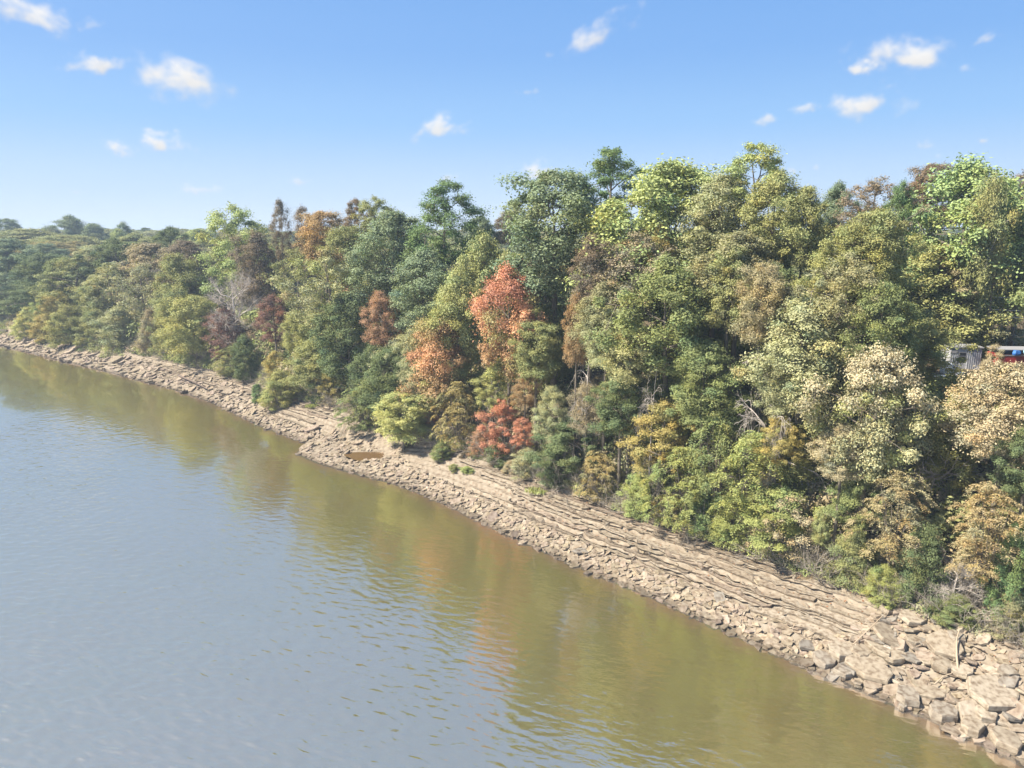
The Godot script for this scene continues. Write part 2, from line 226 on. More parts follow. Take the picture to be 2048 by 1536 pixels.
	["woodland_tree", "grey-green tree behind the pale round-topped grey-green tree", "tree", "mid-slope trees filling the bluff woods", 26.5, -70.3, 6.0, 6.0, 3.79, "oak", "greygreen"],
	["woodland_tree", "olive green tree right of the red maple", "tree", "mid-slope trees filling the bluff woods", 3.6, -72.4, 8.9, 8.7, 3.79, "oak", "olive"],
	["woodland_tree", "olive green tree below and left of the orange-tan tree", "tree", "mid-slope trees filling the bluff woods", 19.2, -67.2, 6.1, 6.1, 3.12, "open", "olive"],
	["woodland_tree", "grey-green tree below the orange-tan tree", "tree", "mid-slope trees filling the bluff woods", 20.4, -61.4, 6.9, 6.9, 2.91, "open", "greygreen"],
	["woodland_tree", "grey-green tree above and right of the grey shed", "tree", "mid-slope trees filling the bluff woods", 47.6, -59.7, 4.9, 4.9, 2.79, "open", "greygreen"],
	["woodland_tree", "olive green tree above and right of the grey shed", "tree", "mid-slope trees filling the bluff woods", 47.3, -56.5, 6.4, 6.4, 2.21, "oval", "olive"],
	["woodland_tree", "grey-olive tree below the rusty pink cone-shaped tree", "tree", "mid-slope trees filling the bluff woods", -13.4, -84.7, 6.9, 6.9, 3.63, "half", "greyolive"],
	["woodland_tree", "mid-green tree left of the dead tree with pale curving branches", "tree", "mid-slope trees filling the bluff woods", 19.4, -61.8, 5.5, 5.5, 3.24, "open", "mid"],
	["woodland_tree", "grey-olive tree right of the pale round-topped grey-green tree", "tree", "mid-slope trees filling the bluff woods", 26.3, -56.1, 5.6, 5.6, 3.07, "oak", "greyolive"],
	["woodland_tree", "grey-olive tree right of the grey shed", "tree", "mid-slope trees filling the bluff woods", 37.5, -46.4, 5.6, 5.6, 2.59, "oak", "greyolive"],
	["woodland_tree", "yellow-tinged green tree right of the grey shed", "tree", "mid-slope trees filling the bluff woods", 46.7, -54.8, 4.9, 4.9, 2.83, "oak", "gyellow"],
	["woodland_tree", "dark green tree below the rusty pink cone-shaped tree", "tree", "mid-slope trees filling the bluff woods", -14.0, -81.6, 8.5, 8.5, 3.86, "oak", "dk"],
	["woodland_tree", "grey-olive tree below and left of the orange maple", "tree", "mid-slope trees filling the bluff woods", -10.2, -78.3, 6.9, 6.9, 3.06, "oak", "greyolive"],
	["woodland_tree", "mid-green tree below and left of the pale round-topped grey-green tree", "tree", "mid-slope trees filling the bluff woods", 18.4, -59.9, 5.2, 5.2, 3.25, "open", "mid"],
	["woodland_tree", "mid-green tree above the large pale tan-leaved tree", "tree", "mid-slope trees filling the bluff woods", 27.1, -52.9, 5.2, 5.2, 2.47, "oak", "mid"],
	["woodland_tree", "dark green tree right of the grey shed", "tree", "mid-slope trees filling the bluff woods", 36.1, -44.2, 5.7, 4.4, 1.85, "open", "dk"],
	["woodland_tree", "olive green tree right of the grey shed", "tree", "mid-slope trees filling the bluff woods", 38.2, -44.7, 5.5, 4.3, 1.77, "open", "olive"],
	["woodland_tree", "mid-green tree above the lime-yellow leaning tree", "tree", "mid-slope trees filling the bluff woods", -13.2, -80.8, 5.0, 5.0, 3.41, "oak", "mid"],
	["woodland_tree", "tan-brown tree above and left of the bright yellow tree above the shelf", "tree", "mid-slope trees filling the bluff woods", 8.1, -62.4, 5.6, 5.6, 2.57, "oak", "tanbrown"],
	["woodland_tree", "mid-green tree above the bright yellow tree above the shelf", "tree", "mid-slope trees filling the bluff woods", 12.8, -57.1, 7.2, 6.6, 2.85, "oak", "mid"],
	["woodland_tree", "grey-green tree left of the dead tree with pale curving branches", "tree", "mid-slope trees filling the bluff woods", 17.8, -58.4, 4.4, 4.4, 3.18, "oval", "greygreen"],
	["woodland_tree", "yellow-tinged green tree left of the large pale tan-leaved tree", "tree", "mid-slope trees filling the bluff woods", 22.3, -52.3, 5.2, 5.2, 2.56, "half", "gyellow"],
	["woodland_tree", "dark green tree below and right of the grey shed", "tree", "mid-slope trees filling the bluff woods", 36.4, -44.5, 3.8, 3.8, 1.74, "oak", "dk"],
	["woodland_tree", "yellow-tinged green tree below and right of the grey shed", "tree", "mid-slope trees filling the bluff woods", 38.9, -44.7, 3.5, 3.5, 2.43, "open", "gyellow"],
	["woodland_tree", "yellowish olive tree below and left of the dead tree with pale curving branches", "tree", "mid-slope trees filling the bluff woods", 17.1, -55.0, 4.5, 4.5, 2.82, "oak", "yolive"],
	["woodland_tree", "mid-green tree below and left of the dead tree with pale curving branches", "tree", "mid-slope trees filling the bluff woods", 17.7, -53.0, 5.9, 5.1, 2.12, "open", "mid"],
	["woodland_tree", "grey-green tree below the dead tree with pale curving branches", "tree", "mid-slope trees filling the bluff woods", 19.6, -50.9, 5.6, 5.6, 1.97, "oval", "greygreen"],
	["woodland_tree", "olive green tree left of the large pale tan-leaved tree", "tree", "mid-slope trees filling the bluff woods", 21.7, -50.0, 5.4, 4.6, 2.02, "oak", "olive"],
	["woodland_tree", "mid-green tree below and right of the grey shed", "tree", "mid-slope trees filling the bluff woods", 34.4, -41.5, 4.5, 4.1, 1.78, "oak", "mid"],
	["woodland_tree", "tan-brown tree below and right of the grey shed", "tree", "mid-slope trees filling the bluff woods", 36.6, -42.7, 3.9, 3.9, 1.72, "oval", "tanbrown"],
	["woodland_tree", "dark green tree left of the bright yellow tree above the shelf", "tree", "mid-slope trees filling the bluff woods", 5.3, -61.0, 4.9, 4.9, 3.09, "oak", "dk"],
	["woodland_tree", "yellow-green tree below the dead tree with pale curving branches", "tree", "mid-slope trees filling the bluff woods", 18.3, -52.4, 4.0, 4.0, 2.82, "half", "gyellow2"],
	["woodland_tree", "yellow-tinged green tree below and right of the dead tree with pale curving branches", "tree", "mid-slope trees filling the bluff woods", 20.1, -48.8, 5.4, 5.4, 2.68, "oak", "gyellow"],
	["woodland_tree", "olive green tree below and right of the grey shed", "tree", "mid-slope trees filling the bluff woods", 34.0, -40.3, 4.2, 4.2, 2.28, "open", "olive"],
	["woodland_tree", "dark green tree below and right of the bright yellow-green tree beside the shed", "tree", "mid-slope trees filling the bluff woods", 35.1, -39.7, 4.9, 4.6, 2.00, "oak", "dk"],
	["woodland_tree", "grey-olive tree above the orange-pink bush", "tree", "mid-slope trees filling the bluff woods", 24.0, -45.3, 3.8, 3.8, 1.79, "half", "greyolive"],
	["woodland_tree", "tan-olive tree below and right of the grey shed", "tree", "mid-slope trees filling the bluff woods", 33.0, -40.0, 4.4, 4.4, 1.97, "half", "tanolive"],
	["woodland_tree", "dark green tree above and right of the orange-pink bush", "tree", "mid-slope trees filling the bluff woods", 34.3, -39.2, 3.5, 3.5, 2.21, "half", "dk"],
	["woodland_tree", "mid-green tree left of the orange-pink bush", "tree", "mid-slope trees filling the bluff woods", 22.0, -43.7, 5.4, 3.9, 1.70, "oak", "mid"],
	["woodland_tree", "olive green tree right of the orange-pink bush", "tree", "mid-slope trees filling the bluff woods", 32.0, -38.0, 3.8, 3.8, 2.28, "oval", "olive"],
	["woodland_tree", "dark green tree right of the orange-pink bush", "tree", "mid-slope trees filling the bluff woods", 34.1, -38.6, 3.1, 3.1, 2.25, "half", "dk"],
	["woodland_tree", "yellow-green tree left of the orange-pink bush", "tree", "mid-slope trees filling the bluff woods", 18.1, -46.5, 4.5, 4.5, 2.71, "oak", "gyellow2"],
	["woodland_tree", "olive green tree below and right of the large pale tan-leaved tree", "tree", "mid-slope trees filling the bluff woods", 29.3, -39.0, 3.5, 3.5, 2.08, "open", "olive"],
	["woodland_tree", "yellow-tinged green tree right of the orange-pink bush", "tree", "mid-slope trees filling the bluff woods", 30.9, -39.4, 3.0, 3.0, 2.07, "oak", "gyellow"],
	["woodland_tree", "dark green tree below and right of the tall narrow yellow-green tree", "tree", "mid-slope trees filling the bluff woods", 31.6, -37.7, 3.7, 3.7, 1.85, "oak", "dk"],
	["woodland_tree", "yellow-green tree below and right of the grey shed", "tree", "mid-slope trees filling the bluff woods", 32.2, -37.0, 3.8, 3.8, 1.70, "oak", "gyellow2"],
	["woodland_tree", "olive green tree below and right of the bright yellow-green tree beside the shed", "tree", "mid-slope trees filling the bluff woods", 30.5, -37.6, 2.9, 2.9, 1.87, "half", "olive"],
	["woodland_tree", "tan-olive tree below and right of the orange-pink bush", "tree", "mid-slope trees filling the bluff woods", 31.4, -36.4, 4.1, 3.5, 1.41, "half", "tanolive"],
	["woodland_tree", "olive green tree below and right of the tall narrow yellow-green tree", "tree", "mid-slope trees filling the bluff woods", 32.3, -35.9, 3.2, 3.2, 1.88, "oval", "olive"],
	["woodland_tree", "tan-brown tree below and right of the orange-pink bush", "tree", "mid-slope trees filling the bluff woods", 29.6, -37.1, 2.6, 2.6, 1.85, "oak", "tanbrown"],
	["woodland_tree", "tan-brown tree below and right of the large pale tan-leaved tree", "tree", "mid-slope trees filling the bluff woods", 30.3, -36.1, 2.8, 2.8, 2.07, "oak", "tanbrown"],
	["woodland_tree", "tan-olive tree below and right of the bright yellow-green tree beside the shed", "tree", "mid-slope trees filling the bluff woods", 31.7, -36.0, 2.8, 2.8, 1.43, "oak", "tanolive"],
	["woodland_tree", "olive woodland tree past the right edge of the bluff view", "tree", "mid-slope trees filling the bluff woods", 31.7, -37.0, 11.0, 8.8, 3.63, "oak", "olive"],
	["woodland_tree", "grey-green woodland tree past the right edge of the bluff view", "tree", "mid-slope trees filling the bluff woods", 35.2, -38.9, 13.0, 10.4, 4.29, "oak", "greygreen"],
	["woodland_tree", "mid-green woodland tree past the right edge of the bluff view", "tree", "mid-slope trees filling the bluff woods", 40.3, -47.1, 14.0, 11.2, 4.62, "oak", "mid"],
	["woodland_tree", "dark green woodland tree past the right edge of the bluff view", "tree", "mid-slope trees filling the bluff woods", 32.1, -32.8, 9.0, 7.2, 2.97, "oak", "dk"],
]
# boulders of the lower right rubble: name, label, x, z, half length, half width, thickness, turn, tilt, tone
const BOULDERS := [
	["slab_boulder", "tall triangular tan slab leaning upright among the rubble", 21.65, -37.65, 1.01, 0.77, 0.45, 62, 22, "tan"],
	["slab_boulder", "largest pale flat slab with a thick broken edge, lower right", 24.48, -32.97, 1.22, 1.05, 0.75, 20, 10, "light"],
	["slab_boulder", "long rounded tan slab slanting down to the waterline", 19.61, -35.65, 1.17, 0.79, 0.70, -38, 8, "tan"],
	["slab_boulder", "broad tan slab with a dark undercut edge above the driftwood", 23.83, -36.16, 0.95, 0.80, 0.70, -35, 14, "tan"],
	["boulder", "flat-topped tan boulder above the waterline at the rubble's left end", 18.72, -37.23, 0.70, 0.59, 0.80, 10, 4, "light"],
	["boulder", "small white-topped block on a tan block, right of the triangular slab", 21.51, -36.83, 0.51, 0.35, 0.35, -10, 6, "white"],
	["boulder", "tan block carrying the small white-topped block", 21.20, -36.28, 0.59, 0.51, 0.60, -15, 3, "tan"],
	["boulder", "tan boulder at the water's edge left of the flat-topped one", 17.65, -36.92, 0.56, 0.52, 0.70, 40, 8, "grey"],
	["slab_boulder", "pale yellowish slab high in the rubble below the grey leaning slab", 23.32, -38.29, 0.72, 0.57, 0.50, 15, 12, "light"],
	["slab_boulder", "grey-tan leaning slab beneath the bushes at the rubble's upper edge", 24.33, -38.90, 0.72, 0.51, 0.50, -35, 16, "grey"],
	["boulder", "rough tan boulder at the waterline below the broken slabs", 20.65, -33.60, 0.64, 0.64, 0.80, -30, 5, "grey"],
	["boulder", "rounded tan boulder at the waterline left of the largest slab", 21.71, -32.32, 0.58, 0.57, 0.90, -10, 5, "grey"],
	["slab_boulder", "flat tan slab lying between the waterline boulders", 21.80, -33.61, 0.73, 0.48, 0.50, -5, 5, "tan"],
	["boulder", "pale angular block just below the driftwood pole", 23.91, -34.53, 0.50, 0.46, 0.55, -5, 8, "light"],
	["boulder", "squat tan block left of the driftwood pole's lower end", 23.24, -35.04, 0.51, 0.55, 0.70, 20, 5, "tan"],
	["boulder", "small tan block above the white-topped block", 22.63, -36.90, 0.39, 0.41, 0.50, 30, 10, "tan"],
	["slab_boulder", "upright tan slab at the end of the rock shelf", 22.30, -39.30, 0.44, 0.40, 0.45, 80, 20, "tan"],
	["slab_boulder", "low wedge-shaped slab left of the triangular slab", 19.85, -37.02, 0.65, 0.47, 0.50, 30, 6, "tan"],
	["boulder", "tan block tucked beneath the largest pale slab", 23.57, -31.84, 0.55, 0.43, 0.60, -8, 4, "light"],
	["boulder", "rough tan boulder at the waterline under the largest pale slab", 22.59, -31.30, 0.54, 0.55, 0.80, -35, 6, "tan"],
	["slab_boulder", "big tan slab at the lower right corner waterline", 23.53, -30.27, 0.63, 0.59, 0.70, 40, 8, "tan"],
	["slab_boulder", "narrow slanted slab beneath the triangular one", 20.31, -36.24, 0.55, 0.34, 0.45, -60, 10, "tan"],
	["boulder", "grey rounded boulder right of the largest pale slab's top", 25.82, -33.85, 0.47, 0.38, 0.50, -5, 6, "grey"],
	["boulder", "grey block at the top of the rubble beside the driftwood", 24.67, -36.49, 0.43, 0.43, 0.60, 40, 10, "grey"],
	["boulder", "dark wet stone at the waterline right of the leftmost boulder", 18.35, -35.89, 0.52, 0.37, 0.50, -10, 3, "grey"],
	["boulder", "small pale stone standing alone in the shallow water", 20.06, -33.01, 0.15, 0.15, 0.35, 10, 0, "grey"],
	["slab_boulder", "broad grey slab half hidden by the dead grey branches", 26.70, -38.09, 0.61, 0.47, 0.45, -10, 14, "grey"],
]

var shore := PackedVector2Array()
var rough_noise := FastNoiseLite.new()
var lump_noise := FastNoiseLite.new()
var taken := {}
var leaf_mats := {}
var bark_mats := {}
var stone_mats := []
var habits := {}


# ---------------------------------------------------------------- small helpers
func lin(r: float, g: float, b: float) -> Color:
	return Color(r, g, b).linear_to_srgb()

func numbered(called: String) -> String:
	var n: int = taken.get(called, 0)
	taken[called] = n + 1
	return called if n == 0 else "%s_%03d" % [called, n]

func tag(o: Node, label: String, category: String, group := "", kind := "") -> void:
	if label: o.set_meta("label", label)
	if category: o.set_meta("category", category)
	if group: o.set_meta("group", group)
	if kind: o.set_meta("kind", kind)

func thing(called: String, label: String, category: String, at: Vector3, turn := 0.0, group := "") -> Node3D:
	var o := Node3D.new()
	o.name = numbered(called)
	add_child(o)
	o.position = at
	o.rotation.y = turn
	tag(o, label, category, group)
	return o

func put(called: String, mesh: Mesh, material: Material, parent: Node = null) -> MeshInstance3D:
	var o := MeshInstance3D.new()
	o.mesh = mesh
	o.material_override = material
	o.name = numbered(called) if parent == null else called
	(self if parent == null else parent).add_child(o, true)
	return o

func plain(c: Color, rough := 0.8, spec := 0.5) -> StandardMaterial3D:
	var m := StandardMaterial3D.new()
	m.albedo_color = c
	m.roughness = rough
	m.metallic_specular = spec
	return m

func noise_tex(freq: float, octaves: int, size := 512, seed_ := 1, type := FastNoiseLite.TYPE_SIMPLEX_SMOOTH, ramp: Gradient = null) -> NoiseTexture2D:
	var n := FastNoiseLite.new()
	n.noise_type = type
	n.frequency = freq
	n.fractal_octaves = octaves
	n.seed = seed_
	var t := NoiseTexture2D.new()
	t.width = size
	t.height = size
	t.seamless = true
	t.noise = n
	if ramp: t.color_ramp = ramp
	return t

func ramp(stops: Array) -> Gradient:
	var g := Gradient.new()
	var o := PackedFloat32Array()
	var c := PackedColorArray()
	for s in stops:
		o.append(s[0])
		c.append(s[1])
	g.offsets = o
	g.colors = c
	return g

class Buf:
	var v := PackedVector3Array()
	var n := PackedVector3Array()
	var c := PackedColorArray()
	var uv := PackedVector2Array()
	var i := PackedInt32Array()
	var colored := false
	var mapped := false
	func tri(a: Vector3, b: Vector3, d: Vector3) -> void:    # a, b, d run counter-clockwise seen from the front
		var k := v.size()
		var nn := (b - a).cross(d - a).normalized()
		v.append(a); v.append(d); v.append(b)
		n.append(nn); n.append(nn); n.append(nn)
		i.append(k); i.append(k + 1); i.append(k + 2)
	func quad(a: Vector3, b: Vector3, d: Vector3, e: Vector3) -> void:
		tri(a, b, d)
		tri(a, d, e)
	func box(lo: Vector3, hi: Vector3) -> void:
		var p := [Vector3(lo.x, lo.y, lo.z), Vector3(hi.x, lo.y, lo.z), Vector3(hi.x, hi.y, lo.z), Vector3(lo.x, hi.y, lo.z), Vector3(lo.x, lo.y, hi.z), Vector3(hi.x, lo.y, hi.z), Vector3(hi.x, hi.y, hi.z), Vector3(lo.x, hi.y, hi.z)]
		quad(p[4], p[5], p[6], p[7]); quad(p[1], p[0], p[3], p[2]); quad(p[5], p[1], p[2], p[6])
		quad(p[0], p[4], p[7], p[3]); quad(p[7], p[6], p[2], p[3]); quad(p[0], p[1], p[5], p[4])
	func tube(a: Vector3, b: Vector3, ra: float, rb: float, sides: int) -> void:
		var d := (b - a)
		if d.length() < 1e-4: return
		d = d.normalized()
		var s := d.cross(Vector3.UP if absf(d.y) < 0.9 else Vector3.RIGHT).normalized()
		var t := s.cross(d)
		var k := v.size()
		for j in sides:
			var w := TAU * j / sides
			var o := s * cos(w) + t * sin(w)
			v.append(a + o * ra); v.append(b + o * rb)
			n.append(o); n.append(o)
		for j in sides:
			var p := k + 2 * j
			var q := k + 2 * ((j + 1) % sides)
			i.append(p); i.append(q); i.append(p + 1)
			i.append(q); i.append(q + 1); i.append(p + 1)
	func leaf(p: Vector3, nn: Vector3, along: Vector3, l: float, w: float, col: Color) -> void:
		var side := nn.cross(along).normalized() * w
		var ax := side.cross(nn).normalized() * l
		var k := v.size()
		v.append(p - ax); v.append(p + side); v.append(p + ax); v.append(p - side)
		for j in 4:
			n.append(nn)
			c.append(col)
		i.append(k); i.append(k + 1); i.append(k + 2)
		i.append(k); i.append(k + 2); i.append(k + 3)
	func mesh() -> ArrayMesh:
		var a := []
		a.resize(Mesh.ARRAY_MAX)
		a[Mesh.ARRAY_VERTEX] = v
		a[Mesh.ARRAY_NORMAL] = n
		if c.size() == v.size(): a[Mesh.ARRAY_COLOR] = c
		if uv.size() == v.size(): a[Mesh.ARRAY_TEX_UV] = uv
		a[Mesh.ARRAY_INDEX] = i
		var m := ArrayMesh.new()
		m.add_surface_from_arrays(Mesh.PRIMITIVE_TRIANGLES, a)
		return m


# ---------------------------------------------------------------- the lie of the land
func lay_shore() -> void:
	var n := SHORE_POINTS.size()
	for i in n - 1:
		var p0: Vector2 = SHORE_POINTS[maxi(0, i - 1)]
		var p1: Vector2 = SHORE_POINTS[i]
		var p2: Vector2 = SHORE_POINTS[i + 1]
		var p3: Vector2 = SHORE_POINTS[mini(n - 1, i + 2)]
		var m := maxi(2, int(ceil((p2 - p1).length() / 4.0)))
		for j in m:
			shore.append(p1.cubic_interpolate(p2, p0, p3, float(j) / m))
	shore.append(SHORE_POINTS[n - 1])

func inland(x: float, z: float) -> float:      # metres from the water's edge, negative over the river
	var p := Vector2(x, z)
	var best := 1e18
	var side := 1.0
	for i in shore.size() - 1:
		var a := shore[i]
		var ab := shore[i + 1] - a
		var ap := p - a
		var t := clampf(ap.dot(ab) / ab.length_squared(), 0.0, 1.0)
		var dv := ap - ab * t
		var d := dv.length_squared()
		if d < best:
			best = d
			side = 1.0 if dv.x * ab.y - dv.y * ab.x >= 0.0 else -1.0
	return sqrt(best) * side

func profile(d: float) -> float:
	if d < 2.2: return 0.28 * d
	if d < 7.0: return 0.616 + (d - 2.2) / 4.8 * 1.9
	if d < 32.0: return 2.516 + 10.2 * (1.0 - pow(1.0 - (d - 7.0) / 25.0, 2.6))
	return 12.716 + minf(d - 32.0, 60.0) * 0.02

func ground(x: float, z: float) -> float:
	var d := inland(x, z)
	return profile(d) + 5.0 * smoothstep(200.0, 420.0, -z) * smoothstep(0.0, 60.0, d)

# how the gravel spit and its cove push the water's edge out and in, by the shore's x
func spit(x: float) -> float:
	return smoothstep(-24.2, -21.8, x) * (1.0 - smoothstep(-21.0, -8.0, x))

func rubble_width(x: float) -> float:
	var w := 2.3
	w = lerpf(w, 9.0, smoothstep(16.5, 19.5, x))
	w = lerpf(w, 4.6, smoothstep(-28.0, -48.0, x))
	return lerpf(w, 7.0, spit(x))

# height of the bare rock bank at distance u from the local water's edge
func bank(x: float, s: float, u: float) -> float:
	var h := profile(u)
	var sp := spit(x)
	if sp > 0.0 and u > 0.0:
		h = lerpf(h, minf(h, 0.22 + 0.035 * u + 0.5 * maxf(0.0, u - 6.0)), sp)
	var strata := (1.0 - smoothstep(17.0, 19.0, x)) * smoothstep(-80.0, -50.0, x) * (1.0 - sp)
	if u > 2.2 and u < 7.4 and strata > 0.0:
		var k := (u - 2.2) / 4.8 * 7.0 + rough_noise.get_noise_2d(s * 0.6, 3.0) * 0.45
		var f := k - floorf(k)
		var st := floorf(k) + 0.22 * f + 0.78 * smoothstep(0.8, 1.0, f)
		h += (st - k) * 1.9 / 7.0 * strata
	h += rough_noise.get_noise_2d(s * 6.0, u * 6.0) * lerpf(0.10, 0.045, strata * smoothstep(2.0, 3.0, u)) * smoothstep(-1.0, 1.0, u)
	return h

class ShoreSample:
	var p: Vector2
	var n: Vector2
	var s: float

func walk(x_from: float, x_to: float, step: Callable) -> Array:    # samples along the edge from right to left
	var line := shore.duplicate()
	line.reverse()
	var out := []
	var s := 0.0
	var next := 0.0
	for i in line.size() - 1:
		var a: Vector2 = line[i]
		var b: Vector2 = line[i + 1]
		var l := (b - a).length()
		while next <= s + l:
			var t := (next - s) / l
			var q := ShoreSample.new()
			q.p = a.lerp(b, t)
			var prev: Vector2 = line[maxi(0, i - 1)]
			var after: Vector2 = line[mini(line.size() - 1, i + 2)]
			var d0 := (b - prev).normalized() if i > 0 else (b - a).normalized()
			var d1 := (after - a).normalized()
			var d := d0.lerp(d1, t).normalized()
			q.n = Vector2(-d.y, d.x)
			q.s = next
			if q.p.x <= x_from and q.p.x >= x_to: out.append(q)
			next += step.call(q.p.x, q.p.y)
		s += l
	return out

func on_bank(q: ShoreSample, u: float) -> Vector3:
	var d := u - 2.7 * spit(q.p.x)
	var w := q.p + q.n * d
	var y := bank(q.p.x, q.s, u)
	y -= 0.34 * (1.0 - smoothstep(0.75, 1.25, Vector2((w.x - POOL.x) / 2.6, (w.y - POOL.y) / 1.5).length()))
	return Vector3(w.x, y, w.y)


# ---------------------------------------------------------------- foliage
func leaf_material(key: String) -> StandardMaterial3D:
	if not leaf_mats.has(key):
		var m := StandardMaterial3D.new()
		m.resource_name = "leaves " + key
		m.vertex_color_use_as_albedo = true
		var c: Array = LEAF.get(key, [1.0, 1.0, 1.0])
		m.albedo_color = lin(c[0], c[1], c[2])
		m.roughness = 0.7
		m.metallic_specular = 0.2
		m.cull_mode = BaseMaterial3D.CULL_DISABLED
		m.backlight_enabled = true
		m.backlight = Color(0.64, 0.66, 0.40)
		leaf_mats[key] = m
	return leaf_mats[key]

func leaf_tint(rng: RandomNumberGenerator, base: Color) -> Color:
	var b := rng.randf_range(0.83, 1.19)
	var w := rng.randf_range(-0.10, 0.10)
	return Color(base.r * b * (1.0 + w), base.g * b, base.b * b * (1.0 - w))

func envelope(habit: String, w: float) -> float:
	var mid := 0.42
	if habit == "oval" or habit == "feather": mid = 0.36
	if habit == "shrub": mid = 0.25
	var low := 0.5
	if habit == "shrub" or habit == "feather": low = 0.75
	if w > mid: return sqrt(maxf(0.0, 1.0 - pow((w - mid) / (1.0 - mid), 2.0)))
	return low + (1.0 - low) * sqrt(maxf(0.0, 1.0 - pow((mid - w) / mid, 2.0)))

# a crown 12 m high and 4.5 m in radius with its wood; STOPS tints it by height: [[height share, Color], ...]
func grow(habit: String, seed_: int, stops := []) -> Array:
	var rng := RandomNumberGenerator.new()
	rng.seed = seed_ * 7919 + 13
	var lumps := FastNoiseLite.new()
	lumps.seed = seed_
	lumps.frequency = 0.11
	var crown := Buf.new()
	var wood := Buf.new()
	var H := 12.0
	var R := 4.5
	var cb := 0.2
	var count := 88
	var size := 0.21
	var per := 560
	var leaf := 0.108
	match habit:
		"oval": cb = 0.08; count = 84
		"open": cb = 0.16; count = 58; size = 0.19; per = 500
		"column": cb = 0.12; count = 52; size = 0.24; per = 420
		"shrub": cb = 0.02; count = 70; size = 0.24; per = 460; leaf = 0.125
		"feather": cb = 0.04; count = 100; per = 0; leaf = 0.15
		"twiggy": cb = 0.25; count = 110; size = 0.16; per = 120; leaf = 0.1
		"half": cb = 0.15; count = 76; size = 0.19; per = 150; leaf = 0.115
		"tall": cb = 0.42; count = 60; size = 0.24; per = 460; leaf = 0.11
		"frond": cb = 0.1; count = 12; per = 0
		"bare": cb = 0.2; count = 0
		"dead": cb = 0.2; count = 0
	# trunk
	var lean := Vector3(rng.randf_range(-0.5, 0.5), 0, rng.randf_range(-0.5, 0.5))
	var axis := []
	var steps := 8
	for i in steps + 1:
		var t := float(i) / steps
		axis.append(Vector3(0, 0, 0) + lean * t * t * 1.5 + Vector3(sin(t * 5.0 + seed_) * 0.18 * t, H * 0.86 * t, cos(t * 4.0 + seed_) * 0.18 * t))
	var stems := 1
	if habit == "shrub" or habit == "feather" or habit == "frond": stems = 0
	var thick := 0.24 if habit != "tall" else 0.3
	if stems:
		for i in steps:
			wood.tube(axis[i] - Vector3(0, 0.6 if i == 0 else 0.0, 0), axis[i + 1], thick * (1.0 - 0.85 * i / steps), thick * (1.0 - 0.85 * (i + 1) / steps), 7)
	if habit == "bare" or habit == "dead":
		var n_limb := 13 if habit == "bare" else 7
		for i in n_limb:
			var t := 0.22 + 0.7 * i / n_limb
			var a := i * 2.4 + rng.randf() * 0.6
			var o: Vector3 = axis[int(t * steps)]
			var up := rng.randf_range(0.35, 1.3) if habit == "bare" else rng.randf_range(-0.1, 0.7)
			branch(wood, rng, o, Vector3(cos(a), up, sin(a)).normalized(), R * rng.randf_range(0.3, 0.5) * (1.0 if habit == "bare" else 1.5), 0.085, 5 if habit == "bare" else 4, habit == "dead")
		return [null, wood.mesh()]
	# where the leaf masses sit
	var hubs := []
	var size_r := R * size
	for i in count:
		var w := (i + rng.randf()) / count
		w = 1.0 - pow(1.0 - w, 0.9)
		var a := i * 2.39996 + rng.randf_range(-0.5, 0.5)
		var e := envelope(habit, w)
		var out_ := sqrt(rng.randf_range(0.25, 1.0))
		var dir := Vector3(cos(a), 0, sin(a))
		var sprig := rng.randf() < 0.16
		if sprig and w < 0.75: out_ = rng.randf_range(1.0, 1.2)
		var wob := 1.0 + 0.85 * lumps.get_noise_3d(dir.x * 6.0, w * 12.0, dir.z * 6.0)
		var rr := maxf(0.0, R * e * wob * out_ - size_r * 0.6)
		if habit == "tall": rr *= 0.75 + 0.25 * sin(w * 9.0)
		var y := H * (cb + (1.0 - cb) * w * (1.0 + 0.10 * lumps.get_noise_2d(a * 3.0, 7.0))) - size_r * 0.4
		hubs.append(Vector3(dir.x * rr, y, dir.z * rr) + lean * (y / H))
	if habit == "tall":
		for i in 14:
			var a := rng.randf() * TAU
			hubs.append(Vector3(cos(a) * 0.8, H * rng.randf_range(0.12, 0.45), sin(a) * 0.8))
	# limbs reach for them
	var nodes := []
	if stems:
		for i in 10:
			var k: int = 2 + int(i * 5.0 / 10.0)
			var o: Vector3 = axis[k]
			var target: Vector3 = hubs[int((i + 0.5) * hubs.size() / 10.0)] if hubs.size() else o
			var p := o
			var r0 := 0.12 - 0.005 * i
			for j in 4:
				var q := o.lerp(target, (j + 1) / 4.0) + Vector3(0, sin((j + 1) / 4.0 * PI) * 0.3, 0) + Vector3(rng.randf_range(-0.15, 0.15), 0, rng.randf_range(-0.15, 0.15))
				wood.tube(p, q, r0 * (1.0 - 0.2 * j), r0 * (1.0 - 0.2 * (j + 1)), 5)
				nodes.append(q)
				p = q
	else:
		for i in 11:
			var a := i * 2.4
			var top := Vector3(cos(a) * R * rng.randf_range(0.2, 0.75), H * rng.randf_range(0.35, 0.8), sin(a) * R * rng.randf_range(0.2, 0.75))
			var root := Vector3(cos(a) * 0.35, -0.5, sin(a) * 0.35)
			var mid := root.lerp(top, 0.5) + Vector3(0, 1.0, 0)
			wood.tube(root, mid, 0.13, 0.09, 5)
			wood.tube(mid, top, 0.09, 0.04, 5)
			nodes.append(mid); nodes.append(top)
